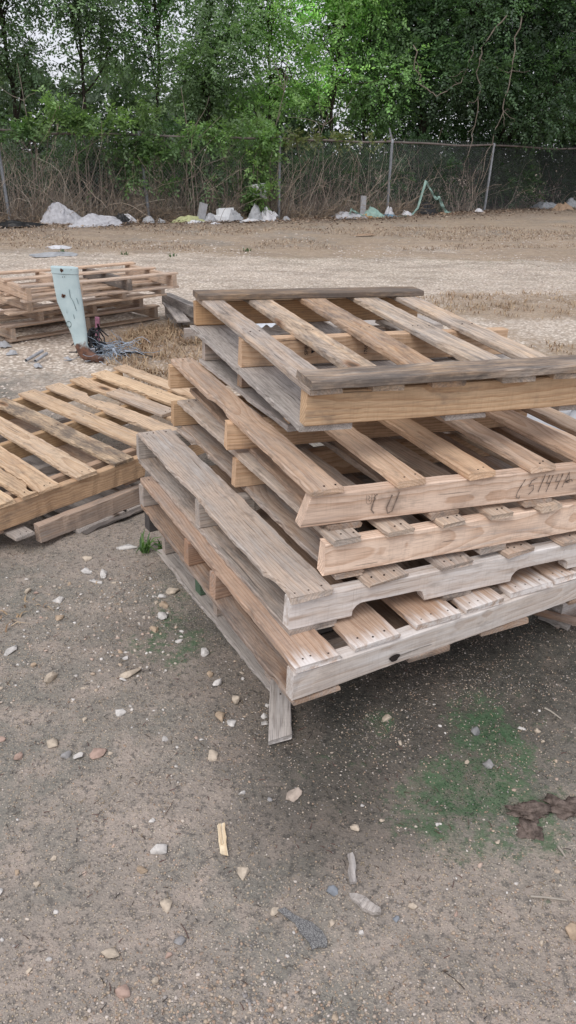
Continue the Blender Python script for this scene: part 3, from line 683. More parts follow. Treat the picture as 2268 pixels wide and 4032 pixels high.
b = Bag()
for i in range(120):
    a = rng.uniform(0, 6.28); st = (-1.36+rng.normal(0, .07), 5.62+rng.normal(0, .10), rng.uniform(.02, .10))
    P = wander(st, (math.cos(a), math.sin(a)*.6, .1), rng.uniform(.10, .26), 6, .35, .16); P[:, 2] = np.maximum(P[:, 2], .01)
    V, F = tube_arrays(P, .0022, .0018, 3); b.add(V, F, [(.38, .46, .56), (.55, .62, .72), (.26, .33, .42)][rng.integers(3)])
PLT = tinted('plastic_strip', .45, .4, 30, .1)
tag(b.build('plastic_strapping', PLT), 'tangle of pale blue shredded plastic strapping beside the pale blue post', 'strapping')
b = Bag()
for i in range(40):
    a = rng.uniform(0, 6.28); st = (-1.50+rng.normal(0, .04), 5.66+rng.normal(0, .05), rng.uniform(.05, .22))
    P = wander(st, (math.cos(a)*.6, math.sin(a)*.4, -.4), rng.uniform(.12, .3), 6, .4, .15); P[:, 2] = np.maximum(P[:, 2], .01)
    V, F = tube_arrays(P, .008, .004, 4); b.add(V, F, (.022, .022, .026))
P = wander((-1.3, 5.55, .04), (1, .1, .0), .26, 8, .12, .06); P[:, 2] = np.maximum(P[:, 2], .012); V, F = tube_arrays(P, .01, .008, 5); b.add(V, F, (.02, .02, .022))
tag(b.build('cable_tangle', PLT), 'tangle of black cable and burnt plastic at the foot of the pale blue post', 'cables')
def boxthing(name, label, cat, loc, dims, rot, mat, bev=.004, group=None):
    bm = bmesh.new(); bmesh.ops.create_cube(bm, size=1); bmesh.ops.scale(bm, vec=dims, verts=bm.verts)
    bmesh.ops.bevel(bm, geom=list(bm.edges), offset=bev, segments=2, affect='EDGES', profile=.6)
    for v in bm.verts: v.co += Vector(rng.normal(0, min(dims)*.02, 3))
    me = bpy.data.meshes.new(name); bm.to_mesh(me); bm.free(); me.materials.append(mat)
    o = bpy.data.objects.new(name, me); COL.objects.link(o); o.location = loc; o.rotation_euler = rot
    return tag(o, label, cat, group)
boxthing('plastic_offcut', 'small white plastic piece leaning by the foot of the pale blue post', 'plastic scrap', (-1.50, 5.54, .035), (.06, .02, .085), (R(20), 0, R(20)), PLWHITE)
boxthing('survey_stake', 'faded pink painted stake standing in front of the low left stack', 'stake', (-1.56, 6.02, .10), (.035, .018, .22), (0, R(4), 0), simple('faded_pink_paint', (.36, .17, .24), .8, .2, .2, 40))
for i, (pa, pb) in enumerate([((205, 778), (335, 692)), ((278, 782), (370, 712))]):
    a = gp(.4969*pa[0], 1030+.4969*pa[1], .02); c = gp(.4969*pb[0], 1030+.4969*pb[1], .05)
    V, F = tube_arrays([(a[0], a[1], .014), ((a[0]+c[0])/2, (a[1]+c[1])/2, .025), (c[0], c[1], .035)], .012, .012, 8)
    o = fast_mesh('pipe_offcut', V, F, mat=PLGREY, smooth=True); tag(o, ['grey pipe offcut lying left of the pale blue post, the further left of two', 'grey pipe offcut lying next to the pale blue post, the nearer of two'][i], 'pipe')
for i, (px, py, sx, sy, h, lab) in enumerate([(95, 735, .10, .07, .05, 'crumpled clear plastic bit on the dirt at the far left below the low stack'), (300, 830, .12, .06, .04, 'crumpled white film on the dirt below the two grey pipe offcuts'), (540, 775, .09, .04, .03, 'white plastic sliver just left of the rusty foot of the post'), (830, 665, .07, .05, .03, 'white scrap half buried in the shredded strapping'), (1000, 675, .12, .06, .05, 'white plastic flap at the right end of the shredded strapping'), (30, 665, .2, .1, .05, 'grey plastic film in front of the end block of the low stack')]):
    x, y = gp(.4969*px, 1030+.4969*py); cloth('plastic_scrap', lab, 'plastic scrap', (x, y, 0), (sx*.8, sy*.8), h*.55, PLGREY, rng.uniform(0, 3), n=14, seed=50+i)

# ------------------------------------------------------------------ ground
def gz(x, y):
    near = np.exp(-((np.hypot(x, y-1.5))/9.0)**2)
    z = (fbm(x*1.3, y*1.3, 101, 4)-.5)*.035 + (fbm(x*7, y*7, 102, 4)-.5)*.022 + (fbm(x*24, y*24, 103, 3)-.5)*.011*near
    far = np.clip((y-10)/8, 0, 1)
    z = z*(1+far*1.5) + .0*far
    # under the pallets the ground stays below zero
    return np.minimum(z, .014)-.006
def ground():
    def graded(lo, hi, c, h0, k):
        out = [c]; h = h0; q = c
        while q < hi: h = h0+k*max(0, (q-c)); q += h; out.append(q)
        q = c
        while q > lo: h = h0+k*max(0, (c-q)); q -= h; out.append(q)
        return np.array(sorted(out))
    xs = graded(-150, 150, .0, .016, .018); ys = graded(-12, 260, 1.2, .016, .018)
    X, Y = np.meshgrid(xs, ys); Z = gz(X, Y); V = np.stack([X, Y, Z], -1).reshape(-1, 3)
    nx, ny = len(xs), len(ys); I = np.arange(nx*ny).reshape(ny, nx)
    F = np.stack([I[:-1, :-1], I[:-1, 1:], I[1:, 1:], I[1:, :-1]], -1).reshape(-1, 4)
    x, y = V[:, 0], V[:, 1]
    sm = lambda v, a, b: (lambda t: t*t*(3-2*t))(np.clip((v-a)/(b-a), 0, 1))
    n = fbm(x*.45, y*.45, 11, 4); n2 = fbm(x*1.6, y*1.6, 12, 4)
    grav = sm(y+(n-.5)*4, 4.4, 7.0)*(1-.85*sm(y+(n-.5)*7+(n2-.5)*3, 10.5, 15.0)); grav = np.clip(grav*(.35+1.3*n2), 0, 1)
    def blob(cx, cy, rx, ry, s=.5): return np.clip(1.5-np.hypot((x-cx)/rx, (y-cy)/ry)+(n2-.5)*2.6*s, 0, 1)
    grass = np.maximum.reduce([blob(2.9, 8.2, 1.6, .7), blob(3.3, 5.9, 2.0, .7), blob(1.0, 7.6, .7, .25), blob(-.2, 12.6, 6, .8), blob(4, 14.5, 5, 1.2), blob(-1.0, 6.0, .5, .8), blob(-.75, 4.5, .5, .5)*.8])
    grass = np.maximum(grass, sm(y+(n-.5)*7, 11.5, 15)*np.clip(.1+1.3*n2, 0, 1))
    stack_shade = np.clip(1-np.maximum(np.abs((x-.42)*.86+(y-1.98)*.5)/.84, np.abs(-(x-.42)*.5+(y-1.98)*.86)/.64)+(n2-.5)*.7, 0, 1)*2.0  # mask for the stack's contact shadow, painted into the soil colour
    alg = np.maximum.reduce([blob(.48, 1.36, .15, .14, .9)*.95, blob(.56, 1.55, .09, .17, .9)*1.0, blob(.36, 1.36, .09, .10, .9)*.65, blob(.27, 1.62, .05, .05, .9)*.7, blob(-.33, 1.98, .12, .16, .9)*.75, blob(-.40, 2.2, .1, .10, .9)*.5, blob(.2, 1.45, .12, .1, .8)*.35, blob(.75, 1.1, .08, .12)*.6, blob(.62, 1.45, .3, .3)*.4])
    alg = np.maximum(alg, .55*blob(2.2, 11.6, 2.4, .7)*.8)
    tint = np.stack([grav, grass, alg], -1)
    o = fast_mesh('ground', V, F, tint, None, smooth=True); tag(o, kind='structure')
    da = o.data.attributes.new('stack_shade', 'FLOAT', 'POINT'); da.data.foreach_set('value', np.clip(stack_shade, 0, 1).astype(np.float32))
    t = NT('ground_dirt'); tc = t.n('ShaderNodeNewGeometry'); P = tc.outputs['Position']
    sc = t.n('ShaderNodeSeparateColor'); t.l(t.attr('tint').outputs['Color'], sc.inputs[0]); gr, gs, al = sc.outputs[0], sc.outputs[1], sc.outputs[2]
    a = t.noise(P, 1.7, 5, .6); bb = t.noise(P, 9, 5, .65); c3 = t.noise(P, 55, 4, .7); c4 = t.noise(P, 190, 3, .7)
    mud = t.mix(t.ramp(a, .40, .60), rgb(.272, .232, .210), rgb(.196, .182, .166))
    mud = t.mix(t.ramp(bb, .45, .66, b=.8), mud, rgb(.345, .285, .255))
    mud = t.mix(t.ramp(c3, .50, .64, b=.8), mud, rgb(.115, .105, .10))
    mud = t.mix(t.ramp(c4, .54, .68, b=.8), mud, rgb(.44, .36, .30))
    c5 = t.noise(P, 85, 3, .7); mud = t.mix(t.ramp(c5, .58, .68, b=.75), mud, rgb(.085, .075, .07))
    # fine grit
    vo = t.n('ShaderNodeTexVoronoi', feature='F1'); t.l(P, vo.inputs['Vector']); vo.inputs['Scale'].default_value = 150
    vc = t.n('ShaderNodeSeparateColor'); t.l(vo.outputs['Color'], vc.inputs[0])
    isg = t.math('MULTIPLY', t.ramp(vo.outputs['Distance'], .28, .4, a=1., b=0.), t.math('GREATER_THAN', vc.outputs[0], .66))
    gcol = t.mix(vc.outputs[1], rgb(.42, .33, .24), rgb(.52, .46, .40))
    mud = t.mix(t.math('MULTIPLY', isg, .75), mud, gcol)
    mud = t.mix(t.math('MULTIPLY', t.attr('stack_shade').outputs['Fac'], .90), mud, t.vmul(mud, (.30, .31, .31)))  # soil colour darkened to paint the shade under the stack
    # pale crushed limestone
    v2 = t.n('ShaderNodeTexVoronoi', feature='F1'); t.l(P, v2.inputs['Vector']); v2.inputs['Scale'].default_value = 34
    vc2 = t.n('ShaderNodeSeparateColor'); t.l(v2.outputs['Color'], vc2.inputs[0])
    lime = t.mix(vc2.outputs[0], rgb(.47, .385, .33), rgb(.74, .665, .61))
    lime = t.mix(t.ramp(v2.outputs['Distance'], .35, .62, b=.8), lime, rgb(.33, .265, .22))
    lime = t.mix(t.ramp(bb, .5, .75, b=.7), lime, rgb(.40, .32, .265))
    gfac = t.ramp(t.math('ADD', gr, t.math('MULTIPLY', t.math('SUBTRACT', bb, .5), .8)), .15, .65)
    col = t.mix(gfac, mud, lime)
    st = t.noise(t.vmul(P, (70, 26, 40)), 1, 4, .7)
    dry = t.mix(t.ramp(st, .3, .7), rgb(.25, .19, .15), rgb(.40, .30, .22))
    dry = t.mix(t.ramp(c3, .5, .75, b=.6), dry, rgb(.18, .145, .12))
    sfac = t.ramp(t.math('ADD', gs, t.math('MULTIPLY', t.math('SUBTRACT', bb, .5), 1.1)), .2, .75)
    col = t.mix(t.math('MULTIPLY', sfac, .85), col, dry)
    alg_c = t.mix(t.ramp(c3, .35, .65), rgb(.032, .092, .04), rgb(.095, .14, .085))
    afac = t.ramp(t.math('ADD', t.math('MULTIPLY', al, 1.1), t.math('ADD', t.math('MULTIPLY', t.math('SUBTRACT', bb, .5), 2.4), t.math('MULTIPLY', t.math('SUBTRACT', c3, .5), 2.0))), .44, 1.15)
    afac = t.math('MULTIPLY', afac, t.ramp(al, .02, .2)); c6 = t.noise(P, 16, 4, .7); afac = t.math('MULTIPLY', afac, t.ramp(c6, .40, .56, a=.30))
    col = t.mix(t.math('MULTIPLY', afac, .85), col, alg_c)
    h = t.math('ADD', t.math('MULTIPLY', c3, .8), t.math('ADD', t.math('MULTIPLY', c4, .35), t.math('MULTIPLY', isg, .35)))
    h = t.math('ADD', h, t.math('MULTIPLY', gfac, t.math('MULTIPLY', vc2.outputs[0], .9)))
    fy0 = t.n('ShaderNodeSeparateXYZ'); t.l(P, fy0.inputs[0])
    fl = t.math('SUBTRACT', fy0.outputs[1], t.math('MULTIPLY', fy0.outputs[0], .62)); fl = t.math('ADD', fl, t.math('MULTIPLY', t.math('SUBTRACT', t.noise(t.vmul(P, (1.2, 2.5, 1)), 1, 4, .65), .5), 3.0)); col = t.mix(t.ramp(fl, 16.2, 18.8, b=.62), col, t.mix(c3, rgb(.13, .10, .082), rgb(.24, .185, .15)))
    big = t.noise(P, .55, 3, .5); col = t.mix(t.ramp(big, .35, .7, b=.5), col, t.vmul(col, (.80, .81, .79)))
    col = t.vmul(col, (1.29, 1.31, 1.27))
    fy = t.n('ShaderNodeSeparateXYZ'); t.l(P, fy.inputs[0]); far = t.ramp(fy.outputs[1], 4.5, 11.0)
    f1 = t.noise(t.vmul(P, (1.1, 2.4, 1)), 1, 5, .7); f2 = t.noise(t.vmul(P, (9, 13, 1)), 1, 4, .75)
    col = t.mix(t.math('MULTIPLY', far, t.ramp(f1, .44, .62, b=.5)), col, t.mix(f2, rgb(.20, .17, .145), rgb(.33, .27, .22)))
    col = t.mix(t.math('MULTIPLY', far, t.ramp(f2, .52, .66, b=.75)), col, t.mix(f1, rgb(.58, .50, .44), rgb(.46, .37, .29)))
    col = t.mix(t.math('MULTIPLY', far, t.ramp(f2, .34, .42, a=.55, b=0.)), col, rgb(.15, .125, .105))
    t.bsdf(col, .93, .12, h, 1.0, .012)
    o.data.materials.append(t.m)
ground()
def gz1(x, y): return float(gz(np.array([x]), np.array([y]))[0])

# ------------------------------------------------------------------ stones
def hull_rock(seed, n=13, flat=.6, lon=1.25):
    r = np.random.default_rng(seed); p = r.normal(size=(n, 3)); p /= np.linalg.norm(p, axis=1)[:, None]
    p *= r.uniform(.72, 1.05, (n, 1)); p *= np.array([lon, 1, flat])/2
    bm = bmesh.new()
    for q in p: bm.verts.new(q)
    bmesh.ops.convex_hull(bm, input=bm.verts)
    bmesh.ops.delete(bm, geom=[v for v in bm.verts if not v.link_faces], context='VERTS')
    bmesh.ops.bevel(bm, geom=list(bm.edges), offset=.018, segments=1, affect='EDGES', profile=.5)
    bmesh.ops.triangulate(bm, faces=bm.faces)
    bmesh.ops.subdivide_edges(bm, edges=[e for e in bm.edges if e.calc_length() > .18], cuts=1, use_grid_fill=True)
    bmesh.ops.triangulate(bm, faces=bm.faces)
    for v in bm.verts: v.co *= 1+r.normal(0, .035)
    bm.verts.index_update()
    V = np.array([v.co[:] for v in bm.verts]); F = np.array([[v.index for v in f.verts] for f in bm.faces]); bm.free()
    return V, F
CREAM=(.60,.51,.41); WHITE_=(.68,.65,.62); TANR=(.50,.385,.28); GREYR=(.36,.35,.35); PINKR=(.50,.36,.30); BLUEG=(.27,.29,.32)
def rock(x, y, size, tint, label, flat=.6, lon=1.25, rot=None, seed=None, group=None, sink=.34):
    lon = 1+(lon-1)*.7; flat = max(flat, .32)
    V, F = hull_rock(seed or rng.integers(1, 99999), flat=flat, lon=lon)
    o = fast_mesh('stone', V*size, F, np.tile(np.array(tint)*(.88+rng.uniform(-.06, .06)), (len(V), 1)), STONE)
    o.location = (x, y, gz1(x, y)+size*flat*(.5-sink)); o.rotation_euler = (rng.uniform(-.2, .2), rng.uniform(-.2, .2), rng.uniform(0, 6.28) if rot is None else rot)
    return tag(o, label, 'stone', group)
A = [(-.693,1.77,.052,CREAM,'large cream angular stone on the open dirt at the left',.75,1.15),(-.792,2.205,.048,WHITE_,'rounded white stone on the dirt in front of the left pallets',.6,1.3),
 (-.142,1.696,.042,CREAM,'squarish cream stone in front of the loose plank',.8,1.1),(-.196,1.768,.036,WHITE_,'white faceted stone on the dirt just left of the stack corner',.75,1.2),
 (-.177,1.625,.040,TANR,'tall tan stone below the squarish cream stone',.6,1.4),(-.145,1.605,.032,WHITE_,'flat whitish stone beside the tall tan stone',.4,1.6),(-.053,1.613,.028,WHITE_,'whitish wedge stone touching the left side of the loose plank',.4,1.4),
 (-.055,1.637,.022,WHITE_,'small whitish stone above the wedge stone by the loose plank',.5,1.4),(-.05,1.682,.020,WHITE_,'topmost small white stone beside the loose plank',.6,1.2),(-.916,2.252,.030,CREAM,'rough cream stone at the far left below the leaning pallet',.8,1.1),
 (-.417,2.108,.045,WHITE_,'flat white slab of stone near the left side of the stack',.25,1.7),(-.763,2.099,.036,TANR,'tan lumpy stone below the rounded white stone',.6,1.3),(-.464,1.803,.055,CREAM,'long wedge-shaped cream stone in the middle of the left dirt',.4,2.1),
 (-.476,1.777,.024,WHITE_,'thin white chip below the long wedge-shaped stone',.25,1.8),(-.688,2.316,.038,WHITE_,'white pointed shell-like chip below the left pallets',.25,2.0),(-.676,2.372,.036,WHITE_,'slim white sliver above the pointed chip',.2,3.0),
 (-.744,2.394,.034,WHITE_,'white sliver left of the slim sliver',.2,2.6),(-.253,1.909,.038,WHITE_,'white stone with a grey chip behind it by the stack',.8,1.2),(-.406,2.259,.055,CREAM,'broken cream slab near the bottom pallet',.25,1.6),(-.433,2.229,.034,WHITE_,'pale stone just below the broken cream slab',.4,1.5),
 (-.421,2.175,.042,TANR,'flat tan stone above the flat white slab',.3,1.4),(-.43,2.026,.040,TANR,'tan stone with a sharp ridge below the flat white slab',.6,1.2),(-.857,1.907,.045,WHITE_,'triangular white stone at the left edge of the dirt',.4,1.6),(-.763,1.836,.022,TANR,'small ochre stone left of the large cream stone',.8,1.1),
 (-.456,1.633,.036,WHITE_,'bright white irregular chip in the lower left dirt',.3,1.4),(-.317,1.535,.024,WHITE_,'small bright white bone-like chip below the stack corner',.5,1.9),(-.533,1.465,.032,WHITE_,'pale grey-white stone beside a grey stone, lower left',.5,1.5),(-.557,1.463,.036,GREYR,'mid-grey stone beside the pale one, lower left',.6,1.2),
 (-.607,1.499,.040,CREAM,'cream stone at lower left, left of the grey pair',.6,1.3),(-.485,1.472,.046,PINKR,'flat pinkish stone right of the grey pair',.4,1.4),(-.181,1.477,.040,CREAM,'low cream stone beyond the tip of the loose plank to the left',.5,1.4),(-.678,1.45,.034,PINKR,'pinkish stone at the far left edge',.6,1.3),
 (-.227,1.806,.028,TANR,'tan stone up left of the white faceted stone',.5,1.3),(-.34,1.962,.026,WHITE_,'small white stone above the algae patch beside the stack',.5,1.4),(-.764,2.488,.040,CREAM,'flat cream stone in front of the broken grey pallet',.3,1.5),(-.633,2.593,.050,WHITE_,'long white chip beside the green weed',.2,2.4),
 (-.275,1.188,.042,WHITE_,'white crystalline stone left of the yellow wood splinter',.75,1.1),(-.308,1.139,.026,TANR,'flat tan chip below the white crystalline stone',.35,1.6),(-.081,1.132,.036,CREAM,'cream knobbly stone right of the yellow wood splinter',.6,1.5),(.113,1.085,.030,BLUEG,'dark bluish rounded stone next to the grey bark strip',.6,1.1),
 (-.01,1.042,.026,CREAM,'cream stone at the tip of the shingle scrap',.8,1.2),(-.234,1.043,.034,CREAM,'cream stone in the lower left foreground',.5,1.4),(-.198,.971,.024,GREYR,'grey egg-shaped stone in the lower left foreground',.6,1.5),(.173,1.252,.024,CREAM,'cream knobbly stone above the grey bark strip',.8,1.2),
 (-.331,.94,.030,CREAM,'flat cream stone at the left of the bottom gravel',.4,1.6),(-.29,.863,.032,PINKR,'rusty pink stone among the bottom left gravel',.8,1.2),(.241,1.031,.018,BLUEG,'small dark square stone right of the grey wood chip',.8,1.1),
 (.03,1.35,.044,(.48,.40,.34),'flat brownish flake of stone below the stack',.2,1.7),(-.03,1.339,.016,GREYR,'small grey chip left of the brownish flake',.4,1.3),(-.304,1.259,.018,WHITE_,'small white-grey pebble above the white crystalline stone',.7,1.2),
 (.53,1.592,.032,(.25,.25,.25),'dark grey stone at the top of the green algae patch',.7,1.2),(.537,1.469,.032,GREYR,'pale grey triangular stone inside the green algae patch',.6,1.5),(.709,1.615,.020,CREAM,'small beige stone at the right of the algae patch',.8,1.1),(.483,1.48,.016,CREAM,'little cream stone on the edge of the algae patch',.6,1.3),
 (.666,1.625,.022,WHITE_,'white chip right of the algae patch',.3,1.7),(.289,1.626,.040,CREAM,'cream lump of stones in the gravelly patch under the stack',.4,1.3),(.60,1.01,.05,TANR,'tan stone cut by the right edge of the picture',.7,1.2),(.168,.998,.014,WHITE_,'small white chip below the grey wood chip',.5,1.3),(.108,1.015,.018,CREAM,'small yellowish stone below the dark bluish stone',.7,1.3)]
for i, (x, y, s, c, lab, fl, lo) in enumerate(A): rock(x, y, s, c, lab, fl, lo, seed=1000+i)
for i in range(48):
    x = rng.uniform(-.95, .75); y = rng.uniform(.9, 2.4) if i % 3 else rng.uniform(.85, 1.3)
    if x > -.35+(2.2-y)*.6 and y > 1.72: x = rng.uniform(-.95, -.45)
    rock(x, y, rng.uniform(.011, .022), [CREAM, TANR, WHITE_, PINKR, CREAM][rng.integers(5)], 'small pale limestone chip scattered on the brown dirt', rng.uniform(.4, .8), rng.uniform(1.1, 1.6), group='small limestone chips on the dirt')

# gravel, nobody could count it
def scatter_gravel(name, xs, ys, sz, tints, flat=.7, sub=1):
    bases = []
    for k in range(10):
        bm = bmesh.new(); bmesh.ops.create_icosphere(bm, subdivisions=sub, radius=.5)
        r = np.random.default_rng(300+k)
        V = np.array([v.co[:] for v in bm.verts]); F = np.array([[v.index for v in f.verts] for f in bm.faces]); bm.free()
        V = V*(1+r.normal(0, .24, (len(V), 1)))*np.array([r.uniform(.9, 1.4), r.uniform(.8, 1.1), flat*r.uniform(.7, 1.2)]); bases.append((V, F))
    bag = Bag(); N = len(xs); zz = gz(xs, ys); which = rng.integers(0, 10, N); th = rng.uniform(0, 6.28, N)
    for k in range(10):
        m = np.where(which == k)[0]
        if len(m) == 0: continue
        V, F = bases[k]; c, s = np.cos(th[m])[:, None], np.sin(th[m])[:, None]
        X = (V[None, :, 0]*c-V[None, :, 1]*s)*sz[m][:, None]+xs[m][:, None]; Y = (V[None, :, 0]*s+V[None, :, 1]*c)*sz[m][:, None]+ys[m][:, None]
        Z = V[None, :, 2]*sz[m][:, None]+(zz[m]+sz[m]*flat*.02)[:, None]
        VV = np.stack([X, Y, Z], -1).reshape(-1, 3); FF = (F[None]+(np.arange(len(m))*len(V))[:, None, None]).reshape(-1, 3)
        bag.add(VV, FF, np.repeat(tints[m], len(V), 0))
    return tag(bag.build(name, PEB, smooth=False), kind='stuff')
pal = np.array([(.46,.37,.28),(.50,.42,.34),(.56,.50,.45),(.40,.31,.25),(.36,.33,.31),(.48,.40,.33),(.27,.25,.24),(.44,.32,.24)])
N = 150000; xs = rng.uniform(-1.3, 1.0, N); ys = .72+2.1*rng.random(N)**1.25
dens = fbm(xs*2.2, ys*2.2, 77, 4)
lowz = np.clip((1.02-ys)*4, 0, 1)*np.exp(-((xs+.06)/.30)**2)
w = .30+.9*np.clip((dens-.45)*3.0, 0, 1)+1.0*lowz+.9*np.exp(-((xs+.12)/.16)**2-((ys-1.58)/.16)**2)+.9*np.exp(-((xs-.28)/.10)**2-((ys-1.58)/.08)**2)+.6*np.exp(-((xs+.55)/.2)**2-((ys-2.25)/.2)**2)
w = w*np.where((np.abs(xs-.12) < .14) & (np.abs(ys-1.22) < .09), .35, 1)
k = rng.random(N) < w*.42; xs, ys, lowz = xs[k], ys[k], lowz[k]; n_ = len(xs)
sz = .0024+.0030*rng.random(n_)**2+.0065*(rng.random(n_)**7)*(.35+.8*lowz)+.006*lowz*rng.random(n_)**3
cc_ = pal[rng.integers(0, 8, n_)]*rng.uniform(.7, 1.2, (n_, 1)); f_ = np.clip((.0040-sz)/.0025, 0, 1)[:, None]*.25; cc_ = cc_*(1-f_)+np.array((.30, .26, .235))*f_
m_ = 900; mx_ = np.concatenate([rng.normal(-.52, .24, m_//2), rng.uniform(-1.1, .9, m_//2)]); my_ = np.concatenate([rng.normal(2.0, .28, m_//2), .8+1.7*rng.random(m_//2)])
q_ = (fbm(mx_*3.5, my_*3.5, 66, 3) > .45) & ~((mx_*.87+(my_-1.73)*.495 > -.02) & (my_ > 1.75)); mx_, my_ = mx_[q_], my_[q_]; mc_ = np.array([(.56, .49, .42), (.64, .60, .56), (.50, .40, .31), (.54, .42, .35), (.68, .65, .62)])[rng.integers(0, 5, len(mx_))]
xs, ys, sz, cc_ = np.concatenate([xs, mx_]), np.concatenate([ys, my_]), np.concatenate([sz, .0055+.009*rng.random(len(mx_))**2.5]), np.concatenate([cc_, mc_])
scatter_gravel('gravel', xs, ys, sz, cc_, flat=.6)
N = 34000; ys = 3.0+13.5*rng.random(N)**.8; xs = rng.uniform(-.42, .48, N)*(ys+1)
k = rng.random(N) < np.clip((fbm(xs*.9, ys*.9, 78, 4)-.36)*3, .04, 1)*np.clip((ys-3.2)/2.5, .08, 1)*(1-np.clip((ys-10.5)/4, 0, .75)); xs, ys = xs[k], ys[k]
sz = (.010+.020*rng.random(len(xs))**2)*(1+np.clip((ys-8)/10, 0, .6))
scatter_gravel('gravel', xs, ys, sz, np.array([(.66,.58,.52),(.74,.67,.62),(.56,.47,.40),(.70,.62,.55)])[rng.integers(0, 4, len(xs))]*rng.uniform(.8, 1.1, (len(xs), 1)), flat=.45, sub=1)

def moss():
    rg = np.random.default_rng(44); P = []
    for (cx, cy, rx, ry, n) in ((.48, 1.36, .13, .12, 1500), (.56, 1.56, .07, .14, 1100), (.36, 1.35, .07, .07, 260), (.27, 1.62, .05, .05, 160), (-.33, 1.98, .12, .15, 420), (-.40, 2.2, .09, .09, 150), (.2, 1.47, .12, .08, 120), (.74, 1.1, .07, .1, 160)):
        x = rg.normal(cx, rx*.62, n); y = rg.normal(cy, ry*.62, n); k = fbm(x*26, y*26, 91, 3)+.4*(fbm(x*7, y*7, 92, 2)-.5) > .52; P.append(np.stack([x[k], y[k]], 1))
    P = np.concatenate(P); n = len(P); z = gz(P[:, 0], P[:, 1])+.0015; pos = np.concatenate([P, z[:, None]], 1)
    a = rg.normal(0, 1, (n, 3)); a[:, 2] = np.abs(a[:, 2])*.25; a /= np.linalg.norm(a, axis=1)[:, None]; c = np.cross(a, np.array([0, 0, 1.])+rg.normal(0, .3, (n, 3))); l = rg.uniform(.002, .0045, (n, 1))
    V = np.stack([pos, pos+a*l*.5+c*l*.35, pos+a*l, pos+a*l*.5-c*l*.35], 1).reshape(-1, 3); T = np.repeat(np.array([(.03, .09, .035), (.05, .13, .05), (.04, .075, .045)])[rg.integers(0, 3, n)], 4, 0)
    tag(fast_mesh('moss', V, np.arange(4*n).reshape(-1, 4), T, LEAF), kind='stuff')
moss()
# bits of bark and twigs trodden into the dirt
b = Bag()
for i in range(900):
    x = rng.uniform(-1.1, .95); y = .8+2.0*rng.random(); a = rng.uniform(0, 3.14); L = rng.uniform(.005, .018)*(1 if i % 25 else 3)
    z = gz1(x, y)+.002; P = [(x, y, z), (x+math.cos(a)*L*.5, y+math.sin(a)*L*.5, z+.002), (x+math.cos(a+.08)*L, y+math.sin(a+.08)*L, z+.001)]
    V, F = tube_arrays(P, .0011, .0006, 3); c = [(.15, .08, .07), (.14, .10, .08), (.07, .06, .055), (.30, .24, .17)][rng.integers(4)]; b.add(V, F, c)
tag(b.build('leaf_litter', STRAW), kind='stuff')

# ------------------------------------------------------------------ foreground scraps
def slab(name, label, cat, loc, outline, thick, mat, rot=0, tint=(.5,.5,.5), bumpy=.0):
    mb = MB(); k = len(outline); V = [(x, y, bumpy*(rng.random()-.5)) for x, y in outline]; V += [(x*.98, y*.98, thick*(1+.4*(rng.random()-.5))) for x, y in outline]
    c = np.mean(outline, 0); V.append((c[0], c[1], thick*1.25))
    F = [(i, (i+1) % k, k+(i+1) % k, k+i) for i in range(k)]+[tuple(reversed(range(k)))]+[(k+i, k+(i+1) % k, 2*k) for i in range(k)]
    G = [(v[1], v[0]+.03, v[2]+.05) for v in V]
    mb.add(V, F, G, tint, (.8, .34, .0)); o = mb.build(name, mat); o.location = (loc[0], loc[1], gz1(*loc)+.002); o.rotation_euler = (0, 0, rot); return tag(o, label, cat)
t = thing('wood_splinter', 'fresh yellow split of wood lying on the foreground dirt', 'wood splinter', (-.142, 1.249, gz1(-.142, 1.249)+.006)); t.rotation_euler = (0, 0, R(-80))
board(t, 'splinter_wood', (0, 0, 0), (.082, 0, 0), .016, .006, (.70, .60, .42), (0, 0, .25), jag=.0025, skew1=.4); board(t, 'splinter_wood', (.004, -.003, .0062), (.058, -.003, .0062), .006, .003, (.74, .64, .46), (0, 0, .2), jag=.002)
slab('bark_strip', 'narrow blue-grey strip of bark upright in the picture, right of the foreground centre', 'bark', (.157, 1.138), [(-.007, -.036), (.008, -.033), (.006, -.012), (.010, .006), (.008, .030), (.004, .041), (-.008, .036), (-.005, .012), (-.010, -.008)], .008, WOOD, 0, (.30, .31, .33))
slab('wood_chip', 'long pale grey weathered wood chip below the bark strip', 'wood chip', (.178, 1.058), [(-.038, -.002), (-.030, -.010), (-.012, -.009), (.004, -.014), (.026, -.009), (.040, .003), (.034, .010), (.012, .009), (-.006, .014), (-.026, .008)], .009, WOOD, R(-38), (.42, .40, .38))
SH = NT('asphalt_shingle'); tc = SH.n('ShaderNodeTexCoord'); nn = SH.n('ShaderNodeTexVoronoi'); SH.l(tc.outputs['Object'], nn.inputs['Vector']); nn.inputs['Scale'].default_value = 900
vs_ = SH.n('ShaderNodeSeparateColor'); SH.l(nn.outputs['Color'], vs_.inputs[0]); c = SH.mix(SH.ramp(vs_.outputs[0], .3, .8), rgb(.10, .10, .104), rgb(.30, .297, .292)); SH.bsdf(c, .95, .1, vs_.outputs[1], .6, .001)
slab('shingle_scrap', 'ragged scrap of speckled grey roofing shingle on the foreground dirt', 'shingle', (.052, 1.004), [(-.058, .040), (-.042, .046), (-.022, .030), (-.004, .020), (.014, .014), (.036, -.006), (.046, -.024), (.044, -.040), (.026, -.040), (.014, -.046), (.008, -.030), (-.010, -.010), (-.020, .010), (-.036, .022)], .003, SH.m, 0)
def gtube(name, label, cat, pts, r0, r1, mat, k=6, lift=.004):
    P = [(x, y, gz1(x, y)+lift+z) for x, y, z in pts]; V, F = tube_arrays(P, r0, r1, k); o = fast_mesh(name, V, F, np.tile((.4, .36, .31), (len(V), 1)), mat, smooth=True); return tag(o, label, cat)
